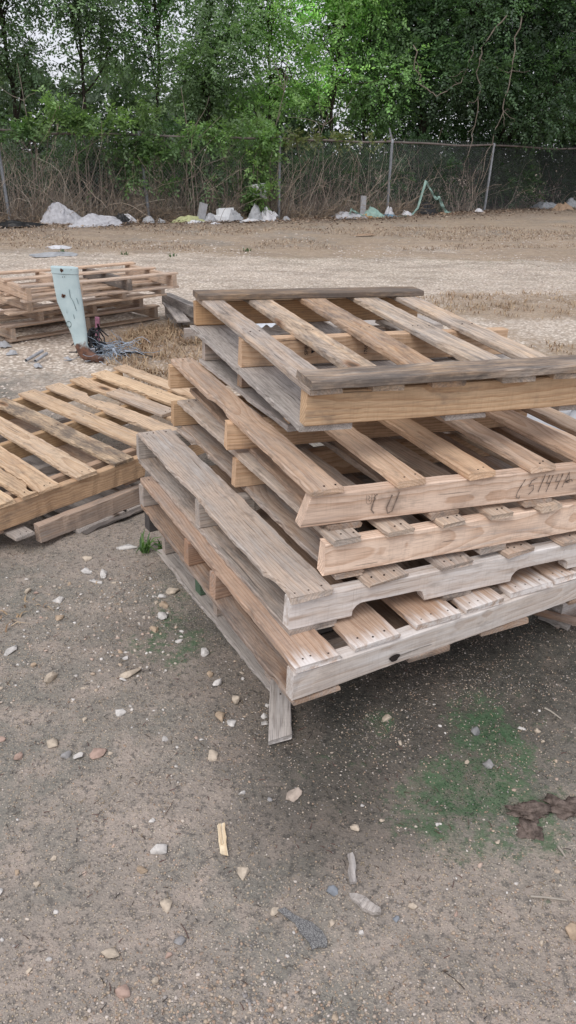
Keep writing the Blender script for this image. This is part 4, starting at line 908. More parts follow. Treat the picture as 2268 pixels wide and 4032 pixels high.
gtube('stick', 'thin straight grey stick lying near the right edge of the foreground', 'stick', [(.535, 1.084, 0), (.57, 1.083, .001), (.612, 1.079, 0)], .0026, .0022, STRAW)
gtube('stick', 'pale bent twig on the greenish dirt right of the stack', 'stick', [(.752, 1.70, 0), (.765, 1.685, .003), (.785, 1.655, 0)], .0028, .002, STRAW)
gtube('stick', 'short pale sliver standing out near the mud clods', 'stick', [(.637, 1.215, 0), (.640, 1.20, .002), (.643, 1.185, 0)], .003, .002, STRAW)
def clod(label, x, y, sx, sy, sz, seed):
    bm = bmesh.new(); bmesh.ops.create_icosphere(bm, subdivisions=4, radius=.5); V = np.array([v.co[:] for v in bm.verts]); F = np.array([[v.index for v in f.verts] for f in bm.faces]); bm.free()
    d = 1+1.1*(fbm(V[:, 0]*5+9, V[:, 1]*4+V[:, 2]*3, seed, 4)-.5)*1.3+.75*(fbm(V[:, 0]*15, V[:, 1]*13+V[:, 2]*9, seed+4, 2)-.5)
    V = V*d[:, None]*np.array([sx, sy, sz*.75]); o = fast_mesh('mud_clod', V, F, mat=simple('mud', (.20, .158, .138), .95, .1, .3, 70, bstr=1.0, bdist=.006)); o.location = (x, y, gz1(x, y)); return tag(o, label, 'mud')
clod('broken brown clod of mud near the right edge of the foreground', .60, 1.32, .10, .05, .035, 3); clod('brown clod of mud below the broken one at the right', .585, 1.265, .055, .06, .026, 8); clod('brown clod of mud cut by the right edge', .70, 1.335, .12, .06, .04, 12)

# ------------------------------------------------------------------ plants near
def blades(bag, x, y, n, r, h, tints, lean=.6, w=.004, z0=None):
    for i in range(n):
        a = rng.uniform(0, 6.28); q = r*math.sqrt(rng.random()); bx, by = x+q*math.cos(a), y+q*math.sin(a); bz = gz1(bx, by) if z0 is None else z0
        hh = h*rng.uniform(.5, 1.2); l = lean*rng.uniform(.2, 1.3); d = rng.uniform(0, 6.28); dx, dy = math.cos(d), math.sin(d); px, py = -dy*w, dx*w
        m = [(0, 0, 0), (dx*l*hh*.35, dy*l*hh*.35, hh*.6), (dx*l*hh, dy*l*hh, hh*(.95-.5*l*.6))]
        V = []
        for j, (mx, my, mz) in enumerate(m):
            s = (1, .8, .1)[j]; V += [(bx+mx-px*s, by+my-py*s, bz+mz), (bx+mx+px*s, by+my+py*s, bz+mz)]
        bag.add(np.array(V), np.array([(0, 1, 3, 2), (2, 3, 5, 4)]), np.array(tints[rng.integers(len(tints))])*rng.uniform(.8, 1.2))
GREENS = [(.10, .19, .05), (.13, .23, .06), (.08, .15, .05)]; DRY = [(.42, .31, .20), (.36, .25, .16), (.30, .20, .13), (.48, .37, .25)]
b = Bag(); blades(b, -.56, 2.57, 18, .018, .07, GREENS, 1.5, .005); tag(b.build('weed', LEAF), 'small green weed growing beside the back corner of the big stack', 'weed')
b = Bag(); blades(b, -.50, 2.585, 7, .012, .05, GREENS, 1., .005); tag(b.build('weed', LEAF), 'tiny green weed touching the bottom pallet of the stack', 'weed')
for i, (zx, zy, lab) in enumerate([(625, 1280, 'green tuft standing alone on the far gravel, left of centre'), (1245, 1265, 'green tuft on the far gravel near the middle'), (318, 1275, 'green tuft beside the white plastic litter far left'), (870, 1290, 'small green tuft on the gravel between the two others')]):
    x, y = gp(.7826*zx, .7826*zy); b = Bag(); blades(b, x, y, 18, .06, .075, [(.07, .13, .05), (.09, .15, .06)], .9, .006); tag(b.build('weed', LEAF), lab, 'weed')
def grass_patch(x0, y0, rx, ry, n, h):
    b = Bag()
    for i in range(n):
        a = rng.uniform(0, 6.28); q = math.sqrt(rng.random()); x, y = x0+rx*q*math.cos(a), y0+ry*q*math.sin(a)
        if rng.random() < vnoise(np.array([x*2.2]), np.array([y*2.2]), 5)[0]*1.3: blades(b, x, y, 8, .07, h, DRY, 1.9, .0032)
    return tag(b.build('dry_grass', STRAW), kind='stuff')
grass_patch(-1.00, 5.95, .42, .85, 520, .09); grass_patch(-.85, 4.75, .42, .5, 160, .06); grass_patch(3.1, 5.9, 1.9, .6, 420, .05); grass_patch(2.9, 8.2, 1.6, .8, 360, .055); grass_patch(1.0, 7.6, .7, .3, 70, .05); grass_patch(-.9, 2.12, .10, .10, 5, .022)
b = Bag()
for i in range(5200):
    x = rng.uniform(-7, 9); y = 12.2+rng.random()*4.2+max(0, x)*.35
    if vnoise(np.array([x*.9]), np.array([y*1.6]), 31)[0] > .42: blades(b, x, y, 3, .12, .045, [(.42, .32, .23), (.34, .25, .18), (.28, .21, .16), (.5, .4, .3)], 1.8, .006, z0=0)
tag(b.build('dry_grass', STRAW), kind='stuff')

# ------------------------------------------------------------------ chain-link fence
FP = [(-12.0, 13.6), (-8.8, 15.0), (-5.80, 16.26), (-3.16, 17.45), (-.36, 18.60), (2.35, 20.35), (5.42, 23.0), (9.4, 26.2), (13.5, 29.2)]
FH = 1.69
def fence_pt(s):
    i = min(int(s), len(FP)-2); t = s-i; a, b = FP[i], FP[i+1]; return (a[0]*(1-t)+b[0]*t, a[1]*(1-t)+b[1]*t)
def fence():
    t = thing('chain_link_fence', 'long chain-link fence with grey posts and rusty top rail before the trees', 'fence', (0, 0, 0))
    lean = {2: (-.07, .05), 3: (-.12, .02), 6: (.05, 0)}
    for i, (x, y) in enumerate(FP):
        lx, ly = lean.get(i, (0, 0)); b = Bag()
        V, F = tube_arrays([(x, y, -.05), (x+lx, y+ly, FH+.01)], .034, .034, 10); b.add(V, F)
        o = b.build('post', GALV, t)
        b = Bag(); V, F = tube_arrays([(x+lx, y+ly, FH-.02), (x+lx, y+ly, FH+.05), (x+lx, y+ly, FH+.065)], .045, .03, 10); b.add(V, F); b.build('post_cap', GALV, o)
        if i == 5:
            b = Bag(); V, F = tube_arrays([(x, y, FH), (x-.03, y-.02, FH+.10), (x-.10, y-.08, FH+.30)], .03, .022, 6); b.add(V, F); b.build('barbed_wire_arm', GALV, o)
        b = Bag(); V, F = tube_arrays([(x+lx*.75, y+ly*.75, FH*.77), (x+lx*.78, y+ly*.78, FH*.80)], .038, .038, 10); b.add(V, F); b.build('tension_band', GALV, o)
    for i in range(len(FP)-1):
        a, c = FP[i], FP[i+1]; la, lc = lean.get(i, (0, 0)), lean.get(i+1, (0, 0)); P = []
        for q in np.linspace(0, 1, 9): P.append((a[0]+la[0]+(c[0]+lc[0]-a[0]-la[0])*q, a[1]+la[1]+(c[1]+lc[1]-a[1]-la[1])*q, FH+.012+.012*math.sin(q*9+i)-.03*math.sin(q*math.pi)))
        V, F = tube_arrays(P, .024, .024, 8); b = Bag(); b.add(V, F); b.build('top_rail', RAIL, t)
        # woven wires of this bay: two families of slanting strands, woven in front of and behind each other
        b = Bag(); a = np.array(a); c = np.array(c); L = np.linalg.norm(c-a); d = (c-a)/L; nrm = np.array([d[1], -d[0]]); p = .064; H = FH-.04
        for fam in (1, -1):
            k = -H/1.0
            while k < L+H:
                s0, s1 = (k, k+H*.9) if fam > 0 else (k+H*.9, k); z0, z1 = .02, H
                def clip(s, z, s2, z2):
                    if s < 0: z = z+(z2-z)*(0-s)/(s2-s+1e-9); s = 0
                    if s > L: z = z+(z2-z)*(L-s)/(s2-s+1e-9); s = L
                    return s, z
                if max(s0, s1) > 0 and min(s0, s1) < L:
                    (u0, w0), (u1, w1) = clip(s0, z0, s1, z1), clip(s1, z1, s0, z0)
                    q = a+d*u0-nrm*(-.036)*1+nrm*.003*fam; r = a+d*u1+nrm*.036+nrm*.003*fam
                    sag = 0
                    V, F = tube_arrays([(q[0], q[1], w0), ((q[0]+r[0])/2, (q[1]+r[1])/2, (w0+w1)/2), (r[0], r[1], w1)], .0019, .0019, 3); b.add(V, F)
                k += p
        tag(b.build('wire_mesh', MESHWIRE, t))
    # barbs standing up along the top of the mesh in the right bays
    b = Bag()
    for s in np.arange(5, 8, .018):
        x, y = fence_pt(s); V, F = tube_arrays([(x, y-.03, FH), (x+.02, y-.03, FH+.06), (x-.01, y-.03, FH+.085)], .003, .002, 3); b.add(V, F)
    tag(b.build('wire_barbs', MESHWIRE, t), kind='stuff')
fence()

# ------------------------------------------------------------------ foliage
def sprays(bag, pos, dirs, nl, L, leaf, cols, droop=.25, rg=rng, wid=.36):
    """pinnate sprays: many small leaflets along a short stalk; all arrays"""
    N = len(pos); d = dirs/np.linalg.norm(dirs, axis=1)[:, None]
    up = np.array([0, 0, 1.])+rg.normal(0, .45, (N, 3)); sd = np.cross(d, up); sd /= np.linalg.norm(sd, axis=1)[:, None]+1e-9; nm = np.cross(sd, d)
    Ls = L*rg.uniform(.65, 1.25, N)[:, None]
    allV = []; allT = []
    for k in range(nl):
        t = (k+.7)/nl; side = 1 if k % 2 == 0 else -1
        c = pos+d*Ls*t; c[:, 2] -= droop*Ls[:, 0]*t*t
        if k == nl-1: a = d.copy()
        else: a = sd*side*.9+d*.55
        a = a+rg.normal(0, .25, (N, 3)); a[:, 2] -= droop*.9; a /= np.linalg.norm(a, axis=1)[:, None]
        b = np.cross(a, nm+rg.normal(0, .35, (N, 3))); b /= np.linalg.norm(b, axis=1)[:, None]+1e-9
        l = leaf*rg.uniform(.7, 1.25, (N, 1)); w = l*wid
        q = np.stack([c, c+a*l*.45+b*w*.5, c+a*l, c+a*l*.45-b*w*.5], 1)
        allV.append(q); allT.append(cols*rg.uniform(.78, 1.22, (N, 1)))
    V = np.stack(allV, 1).reshape(-1, 3); T = np.repeat(np.stack(allT, 1).reshape(-1, 3), 4, 0)
    F = np.arange(len(V)).reshape(-1, 4); bag.add(V, F, T)
def limb_path(p, d, L, n, wob, grav): return wander(p, d, L, n, wob, grav)
def tree(name, label, x, y, h, blobs, col, col2, nspray, trunk_r=.10, leaf=.10, L=.36, lean=(0, 0), seed=0, bare=12, group='trees beyond the fence', clump=.30, per=26, low=.3, trunkcol=None, tips=.16):
    rg = np.random.default_rng(seed)
    t = thing(name, label, 'tree', (x, y, 0), group)
    b = Bag(); trunk = [np.array([0, 0, -.1])]
    for i in range(1, 13):
        q = i/12; trunk.append(np.array([lean[0]*q+rg.normal(0, .05), lean[1]*q+rg.normal(0, .05), h*q*.92]))
    trunk = np.array(trunk); V, F = tube_arrays(trunk, trunk_r, trunk_r*.18, 8); b.add(V, F)
    fol = Bag(); P = []; D = []
    vol = np.array([q[3]*q[4]*q[5] for q in blobs]); vol = vol**.75; vol /= vol.sum()
    for bl, f in zip(blobs, vol):
        bx, by, bz, rx, ry, rz = bl; c = np.array([bx, by, bz])
        # main limb to the blob, then side limbs inside it
        ti = int(np.clip((bz-rz*.9)/h*12, 1, 11)); s = trunk[ti]
        mid = (s+c)/2+rg.normal(0, .15, 3); mid[2] += .1; path = np.array([s*(1-q)**2+mid*2*q*(1-q)+c*q*q for q in np.linspace(0, 1, 8)])
        V, F = tube_arrays(path, trunk_r*.42, .012, 5); b.add(V, F)
        nclump = max(4, int(nspray*f/per))
        for j in range(nclump):
            u = rg.normal(size=3); u /= np.linalg.norm(u); rad = rg.random()**.42
            cc = c+u*rad*np.array([rx, ry, rz])
            k0 = path[rg.integers(3, 8)]; md = (k0+cc)/2+rg.normal(0, .08, 3)
            tw = np.array([k0*(1-q)**2+md*2*q*(1-q)+cc*q*q for q in np.linspace(0, 1, 5)]); V, F = tube_arrays(tw, .016, .004, 3); b.add(V, F)
            n = max(3, int(per*rg.uniform(.5, 1.4)))
            pp = cc+rg.normal(0, clump, (n, 3))*np.array([1, 1, .7]); dd = (pp-cc)+u*.35+rg.normal(0, .3, (n, 3)); dd[:, 2] -= .05
            tone = rg.uniform(.55, 1.35)*(2.0 if rg.random() < tips else 1); hue = rg.random(); lo = low+(1-low)*np.clip((u[2]*rad+1)/2+.25, 0, 1)  # highlights on random clumps and shade on undersides are put into leaf colour
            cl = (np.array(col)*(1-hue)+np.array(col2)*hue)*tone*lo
            P.append(pp); D.append((dd, np.repeat(cl[None], n, 0)))
    for _ in range(bare):
        s = trunk[rg.integers(2, 10)]; d = rg.normal(0, 1, 3); d[2] = abs(d[2])*.6+.1; V, F = tube_arrays(limb_path(s, d, rg.uniform(.6, 1.8), 6, .22, -.02), .018, .004, 4); b.add(V, F)
    b.build('trunk', BARK, t)
    P = np.concatenate(P); DD = np.concatenate([q[0] for q in D]); CC = np.concatenate([q[1] for q in D])
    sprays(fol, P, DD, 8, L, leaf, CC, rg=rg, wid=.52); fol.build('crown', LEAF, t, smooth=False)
    return t
MID = (.095, .165, .075); MID2 = (.14, .225, .095); BRI = (.23, .36, .12); BRI2 = (.155, .275, .095); DRK = (.024, .058, .02); DRK2 = (.055, .105, .042); OLV = (.135, .18, .115)  # mid, bright and olive greens greyed and lightened to paint in distance haze
TREES = [
 # name, label, x, y, h, blobs, col, col2, n, kw
 ('broadleaf_tree', 'dark leafy tree at the far left edge beyond the fence', -8.7, 18.6, 8, [(0,0,5.0,1.2,1.2,1.8),(.9,-.2,3.6,1.0,.9,1.),(1.3,-.2,5.2,.7,.8,.8),(-.6,0,3.4,1,1,1),(.2,0,6.8,1.2,1.2,1)], MID, MID2, 2100, {}),
 ('broadleaf_tree', 'thin-crowned tall tree second from the left beyond the fence, sky showing through', -6.7, 20.0, 8.5, [(0,0,4.9,.9,.8,.9),(.6,.1,5.9,.9,.8,.9),(-.6,0,3.6,.7,.6,.6),(-.8,.2,5.6,.7,.7,.7),(.5,-.3,3.3,.7,.6,.6),(-.3,0,7.2,1,1,.7)], MID, OLV, 1400, dict(clump=.30, bare=14)),
 ('broadleaf_tree', 'thin-crowned tall tree with dark hanging branches left of centre', -5.2, 21.0, 8.5, [(0,0,4.7,.7,.8,.8),(.6,.1,3.6,.6,.6,.5),(-.5,0,6.0,.8,.8,.8),(.5,0,6.9,.9,.9,.7)], MID2, OLV, 1150, dict(clump=.30, bare=14)),
 ('broadleaf_tree', 'slim open tree with a forked trunk just left of the bright green trees', -3.7, 21.6, 8.5, [(0,0,3.9,.6,.6,.8),(.5,.1,5.2,.8,.8,.8),(-.5,0,5.4,.6,.6,.6),(0,0,6.9,.9,.9,.8)], MID, MID2, 900, dict(clump=.30, bare=14, lean=(.4,0))),
 ('broadleaf_tree', 'bushy mid-green tree left of the centre, below the patch of open sky', -2.2, 21.2, 5.2, [(0,0,3.2,.9,.8,.9),(-.6,0,2.4,.6,.6,.6),(.6,0,4.1,.6,.6,.7),(.1,0,4.7,.5,.5,.5)], MID2, OLV, 900, {}),
 ('broadleaf_tree', 'bright yellow-green tree in the centre beyond the fence', -.7, 21.6, 8, [(0,0,4.6,.8,.8,1.),(.3,-.2,3.3,.7,.7,.7),(-.5,.1,5.9,.8,.8,.8),(.5,0,6.8,.9,.9,.8),(-.4,-.3,2.4,.5,.5,.5)], BRI, BRI2, 1150, dict(bare=18)),
 ('broadleaf_tree', 'bright green leaning tree right of the centre with pale bare stems', .8, 22.4, 8, [(0,0,4.3,.8,.8,.9),(.5,-.2,5.4,.8,.8,.8),(-.3,0,3.0,.7,.7,.6),(.2,0,6.8,1,1,.9)], BRI2, BRI, 1100, dict(bare=24, lean=(.5,0))),
 ('broadleaf_tree', 'mid-green tree between the bright trees and the dark overhanging mass', 1.9, 23.2, 8, [(0,0,4.8,.8,.9,1.2),(.3,-.3,3.0,.8,.8,.9),(.1,0,6.7,1.1,1,1)], MID2, BRI2, 1300, {}),
 ('overhanging_tree', 'large dark tree overhanging the fence right of the centre', 3.6, 24.2, 9.5, [(0,-.6,4.6,1.5,1.4,1.4),(-.6,-1.0,3.2,.9,.9,.8),(1.2,-1.0,5.0,1.1,1,1.1),(-1.0,-.2,5.4,.8,1,1.1),(.8,-1.2,3.3,1.,1.,.9),(.3,0,6.8,1.9,1.7,1.3),(0,.6,2.2,1.4,1.,1.1)], DRK2, MID, 3200, dict(low=.12)),
 ('overhanging_tree', 'very large dark tree drooping over the fence at the right, bright tips low down', 6.3, 25.6, 10, [(0,-.8,4.8,1.8,1.6,1.5),(-.8,-1.6,3.3,1.1,1.,.9),(.1,-1.7,2.6,1.3,.8,.7),(1.5,-.8,5.4,1.2,1.2,1.2),(-1.4,-.6,5.6,1.0,1,1.1),(1.0,-1.8,3.1,1.2,1.,.9),(.2,0,7.1,2.2,1.8,1.4),(0,.6,2.2,1.7,1.,1.2)], DRK, MID, 3800, dict(low=.12)),
 ('overhanging_tree', 'dark tree at the far right edge overhanging the fence', 9.3, 27.5, 10, [(0,-.8,4.8,1.9,1.6,1.6),(-1.3,-1.2,4.2,1.1,1.,1.2),(-.6,-1.8,3.2,1.2,1.,.9),(.6,-1.4,2.6,1.2,1.,.8),(0,0,7.2,2.2,1.8,1.5),(0,.6,2.,1.7,1.,1.1)], DRK2, MID2, 3200, dict(low=.12)),
]
GAIN = [1.65, 1.75, 1.8, 1.9, 1.95, 2.0, 2.0, 1.85, 1.45, 1.3, 1.35]
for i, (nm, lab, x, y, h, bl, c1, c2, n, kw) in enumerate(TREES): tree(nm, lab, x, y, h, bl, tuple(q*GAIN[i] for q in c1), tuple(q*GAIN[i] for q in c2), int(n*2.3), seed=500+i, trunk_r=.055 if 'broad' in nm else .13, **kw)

# shrubs in the thicket right behind the wire
def shrub(label, x, y, rx, ry, rz, zc, col, col2, n, seed, name='shrub', group='shrubs behind the fence', leaf=.07, clump=.16):
    rg = np.random.default_rng(seed); t = thing(name, label, 'shrub', (x, y, 0), group); b = Bag(); fol = Bag(); P = []; DD = []; CC = []
    for j in range(max(5, n//22)):
        u = rg.normal(size=3); u /= np.linalg.norm(u); cc = np.array([0, 0, zc])+u*rg.random()**.45*np.array([rx, ry, rz]); cc[2] = max(cc[2], .12)
        s = np.array([rg.normal(0, .12), rg.normal(0, .08), 0]); m = (s+cc)/2+np.array([0, 0, .15]); V, F = tube_arrays([s*(1-q)**2+m*2*q*(1-q)+cc*q*q for q in np.linspace(0, 1, 5)], .014, .004, 3); b.add(V, F)
        k = int(22*rg.uniform(.5, 1.4))+2; pp = cc+rg.normal(0, clump, (k, 3)); dd = pp-cc+u*.3+rg.normal(0, .2, (k, 3)); hue = rg.random()
        P.append(pp); DD.append(dd); CC.append(np.repeat(((np.array(col)*(1-hue)+np.array(col2)*hue)*rg.uniform(.55, 1.3))[None], k, 0))
    b.build('stems', VINE_BARK, t); sprays(fol, np.concatenate(P), np.concatenate(DD), 7, .26, leaf*1.25, np.concatenate(CC), rg=rg, wid=.5); fol.build('foliage', LEAF, t, smooth=False); return t
SH_ = [(-7.2, 16.2, .8, .25, .5, 1.15, MID, MID2, 110, 'loose green shrub at the wire beside the leftmost post'), (-4.2, 17.35, .9, .25, .5, 1.15, MID, MID2, 130, 'loose green shrub high in the wire between the two leftmost posts'), (-2.0, 18.2, .7, .25, .5, 1.1, MID, MID2, 110, 'loose green shrub in the wire between the second and middle posts'),
 (-8.0, 17.2, .9, .5, .7, .9, DRK2, MID, 420, 'dark shrub behind the fence at the far left'), (-6.3, 17.4, .8, .4, .6, .8, MID, OLV, 330, 'dull green shrub behind the wire between the two leftmost posts'), (-4.6, 18.0, .8, .4, .7, .9, DRK2, OLV, 380, 'dark green shrub behind the wire left of the leaning second post'),
 (-2.6, 19.0, .8, .5, .8, 1.0, DRK2, MID, 460, 'dark shrub behind the fence right of the leaning second post'), (-.95, 18.75, .45, .4, .75, 1.2, BRI2, BRI, 330, 'tall bright green shrub growing through the wire left of the middle post'), (.5, 20.1, .8, .5, .7, .9, MID, DRK2, 420, 'dark leafy shrub behind the wire right of the middle post'),
 (1.7, 20.9, .8, .5, .7, .9, DRK2, MID, 420, 'dark shrub behind the wire left of the taller post with the angled arm'), (3.4, 22.2, 1.0, .6, .8, .9, DRK, DRK2, 520, 'very dark shrub behind the wire, right of the post with the angled arm'), (5.0, 23.6, 1.0, .6, .8, .9, DRK, DRK2, 520, 'very dark shrub behind the post at the right'), (6.3, 24.6, .9, .5, .75, .9, DRK2, MID, 560, 'leafy shrub behind the wire right of the last clear post'), (8.4, 26.4, 1.1, .6, .8, .9, DRK, DRK2, 500, 'dark shrub behind the fence at the far right')]
for i, (x, y, rx, ry, rz, zc, c1, c2, n, lab) in enumerate(SH_): shrub(lab, x, y, rx, ry, rz, zc, c1, c2, int(n*2.0), 700+i)
shrub('small bright shrub at the foot of the middle post in front of the wire', -.62, 18.32, .34, .18, .14, .52, BRI, BRI2, 70, 777, leaf=.08, clump=.08)

# vines lying over the top rail
def vine(label, s0, s1, zc, rz, n, c1, c2, seed, hang=.5):
    rg = np.random.default_rng(seed); t = thing('climbing_vine', label, 'vine', (*fence_pt((s0+s1)/2), 0), 'vines on the fence'); o = np.array([*fence_pt((s0+s1)/2), 0])
    b = Bag(); P = []; DD = []; CC = []
    for j in range(max(5, n//18)):
        s = rg.uniform(s0, s1); e = 1-abs((s-(s0+s1)/2)/((s1-s0)/2))**2; x, y = fence_pt(s); cc = np.array([x, y-.05, zc+rg.normal(0, .5)*rz*(.4+e*.8)])-o
        if rg.random() < .3: cc[2] -= rg.random()*hang
        k = int(18*rg.uniform(.5, 1.4))+2; pp = cc+rg.normal(0, .11, (k, 3))*np.array([1.2, .9, .7]); dd = rg.normal(0, .5, (k, 3))+np.array([0, -.35, .15]); hue = rg.random()
        P.append(pp); DD.append(dd); CC.append(np.repeat(((np.array(c1)*(1-hue)+np.array(c2)*hue)*rg.uniform(.6, 1.3))[None], k, 0))
        if j % 2 == 0:
            x2, y2 = fence_pt(np.clip(s+rg.normal(0, .15), 0, 7)); V, F = tube_arrays(np.array([(x2, y2-.04, rg.uniform(0, .6)), (x2, y2-.05, FH*.7), (x, y-.04, FH+.05)])-o+rg.normal(0, .03, (3, 3)), .01, .006, 4); b.add(V, F)
    b.build('stems', VINE_BARK, t); fol = Bag(); sprays(fol, np.concatenate(P), np.concatenate(DD), 6, .2, .085, np.concatenate(CC), rg=rg, wid=.6); fol.build('foliage', LEAF, t, smooth=False)
vine('bright green vine heaped over the top rail between the first and second posts', 2.15, 3.1, 1.98, .22, 480, BRI, MID2, 801)
vine('green vine over the rail at the left edge', 1.5, 2.2, 1.75, .2, 260, BRI2, MID, 802)
vine('green vine hanging down the wire at the leaning second post', 2.75, 3.25, 1.5, .32, 260, BRI2, MID2, 803, .8)
vine('yellow-green vine along the rail left of the middle post', 3.25, 3.98, 1.78, .2, 320, BRI, BRI2, 804)
vine('pale yellowish vine on the rail right of the middle post', 4.02, 4.85, 1.74, .08, 150, (.16, .2, .07), (.2, .22, .1), 805, .2)

# long bare vines hanging from the overhanging trees
def hang_vine(label, pts, seed, br=4):
    rg = np.random.default_rng(seed); b = Bag(); P = [np.array(pts[0], float)]; pts = np.array(pts, float)
    for a, c in zip(pts[:-1], pts[1:]):
        for q in np.linspace(0, 1, 6)[1:]: P.append(a*(1-q)+c*q+rg.normal(0, .03, 3))
    P = np.array(P); V, F = tube_arrays(P, .018, .009, 5); b.add(V, F)
    for _ in range(br):
        s = P[rg.integers(2, len(P)-1)]; V, F = tube_arrays(wander(s, (rg.normal(), rg.normal()*.3, -.5), rg.uniform(.25, .8), 6, .3, .06), .008, .003, 4); b.add(V, F)
    return tag(b.build('hanging_vine', VINE_BARK), label, 'vine', 'hanging vines at the right')
hang_vine('long bare vine hanging straight down before the dark trees, left of the forked vine', [(5.2, 22.2, 4.6), (4.65, 22.1, 3.9), (4.62, 22.0, 3.2), (4.7, 22.0, 2.5), (4.6, 22.0, 1.6), (4.45, 22.0, .7)], 1)
hang_vine('forked bare vine hanging beside the right-hand post', [(5.6, 22.3, 4.6), (5.5, 22.2, 3.4), (5.4, 22.1, 2.6), (5.2, 22.0, 1.9), (5.0, 22.0, .9)], 2, 6)
hang_vine('looping bare vine sagging between the dark trees', [(2.9, 22.0, 3.9), (3.1, 22.0, 3.1), (3.6, 22.0, 2.75), (4.2, 22.0, 3.1), (4.5, 22.1, 3.9)], 3, 3)
hang_vine('bare vine curling in the upper right corner', [(7.3, 23.2, 5.4), (7.2, 23.1, 4.8), (7.6, 23.0, 4.2), (7.5, 23.0, 3.5), (7.9, 23.0, 3.2)], 4, 3)
# bare pale stems standing at the fence
def bare_stem(label, base, h, lean, seed, n=7):
    rg = np.random.default_rng(seed); b = Bag(); P = wander(base, (lean[0], lean[1], 1), h, 9, .05, 0); V, F = tube_arrays(P, .018, .006, 5); b.add(V, F)
    for _ in range(n):
        s = P[rg.integers(3, 9)]; V, F = tube_arrays(wander(s, (rg.normal(), .2*rg.normal(), .9), rg.uniform(.3, 1.0), 6, .15, .0), .008, .003, 4); b.add(V, F)
    return tag(b.build('bare_sapling', VINE_BARK), label, 'sapling', 'bare saplings at the fence')
bare_stem('bare pale sapling standing at the fence between the second and middle posts', (-2.2, 17.75, 0), 2.6, (.02, 0), 1)
bare_stem('bare sapling leaning right behind the bright shrub at the middle post', (-.9, 19.3, 0), 3.1, (.25, 0), 2)
bare_stem('bare pinkish sapling between the two leftmost posts', (-5.2, 16.85, 0), 2.9, (-.12, 0), 3)
bare_stem('bare dark sapling leaning at the fence right of the middle post', (.2, 19.4, 0), 2.3, (.3, 0), 4)
bare_stem('bare sapling at the far left edge by the leaning first post', (-6.5, 16.6, 0), 3.0, (.1, 0), 5)

# dead brush behind and through the wire: nobody could count it
def brush():
    b = Bag(); cols = [(.46, .38, .31), (.56, .46, .375), (.32, .26, .215), (.66, .57, .48), (.50, .40, .32)]
    for i in range(4000):
        s = 1.2+rng.random()*6.3; dens = [1, 1, 1, 1, .8, .42, .16, .2, .2][int(s)]
        if rng.random() > dens*(.5+vnoise(np.array([s*5]), np.array([.3]), 4)[0]): continue
        x, y = fence_pt(s); y += abs(rng.normal(.12, .55))+.03; h = (.35+1.5*rng.random()**1.6)*(1 if rng.random() < .9 else 1.4)
        P = wander((x, y, 0), (rng.normal(0, .48), rng.normal(0, .2), 1), h, 6, .2, .03); k = rng.uniform(.003, .008)*(1 if rng.random() < .9 else 1.8); V, F = tube_arrays(P, k, k*.35, 3); b.add(V, F, cols[rng.integers(5)])
    for i in range(1500):
        s = 1.8+rng.random()*3.6; x, y = fence_pt(s); y += rng.normal(.10, .16); a = rng.normal(0, .8); P = wander((x, y, 0), (a, rng.normal(0, .4), .9), rng.uniform(.25, .8), 5, .3, .14); P[:, 2] = np.maximum(P[:, 2], .01); V, F = tube_arrays(P, .006, .002, 3); b.add(V, F, [(.34, .26, .19), (.42, .33, .24), (.26, .2, .155)][rng.integers(3)])
    return tag(b.build('dead_brush', STRAW), kind='stuff')
brush()
# dark wood farther back that closes the view under the crowns
def far_wood():
    bag = Bag(); rg = np.random.default_rng(9); N = 17000
    x = rg.uniform(-16, 26, N); z = rg.uniform(.1, 1, N)**1.0; hmax = np.where(x < 1.0, 2.6+1.9*fbm(x*.9, x*0, 5, 3), 7.5); z = z*hmax; y = 25.5+.35*np.maximum(0, x)+rg.uniform(0, 3.5, N)
    P = np.stack([x, y, z], -1); hue = rg.random((N, 1)); C = np.where(x[:, None] < 1.5, np.array(MID)*(1-hue)+np.array(OLV)*1.3*hue, np.array(DRK2)*(1-hue)+np.array(OLV)*hue)*rg.uniform(.6, 1.2, (N, 1)); sprays(bag, P, rg.normal(0, 1, (N, 3)), 7, .5, .19, C, rg=rg, wid=.55)
    return tag(bag.build('far_wood', LEAF, smooth=False), kind='stuff')
far_wood()
# fallen leaves along the fence
b = Bag(); rg = np.random.default_rng(21)
for (s0, s1, n) in ((1.2, 7.5, 15000),):
    s = rg.uniform(s0, s1, n); XY = np.array([fence_pt(q) for q in s]); off = -np.abs(rg.normal(0, 1.3, n))*rg.random(n)**.5+rg.uniform(-.1, .5, n)
    pos = np.stack([XY[:, 0], XY[:, 1]+off, np.full(n, .012)+rg.uniform(0, .03, n)], -1); a = rg.normal(0, 1, (n, 3)); a[:, 2] *= .3; a /= np.linalg.norm(a, axis=1)[:, None]; c2 = np.cross(a, np.array([0, 0, 1.])+rg.normal(0, .4, (n, 3))); l = rg.uniform(.03, .07, (n, 1))
    V = np.stack([pos, pos+a*l*.5+c2*l*.3, pos+a*l, pos+a*l*.5-c2*l*.3], 1).reshape(-1, 3)
    T = np.repeat(np.array([(.20, .14, .10), (.30, .21, .15), (.14, .10, .08), (.40, .32, .25), (.24, .19, .15)])[rg.integers(0, 5, n)], 4, 0); b.add(V, np.arange(4*n).reshape(-1, 4), T)
tag(b.build('fallen_leaves', STRAW, smooth=False), kind='stuff')

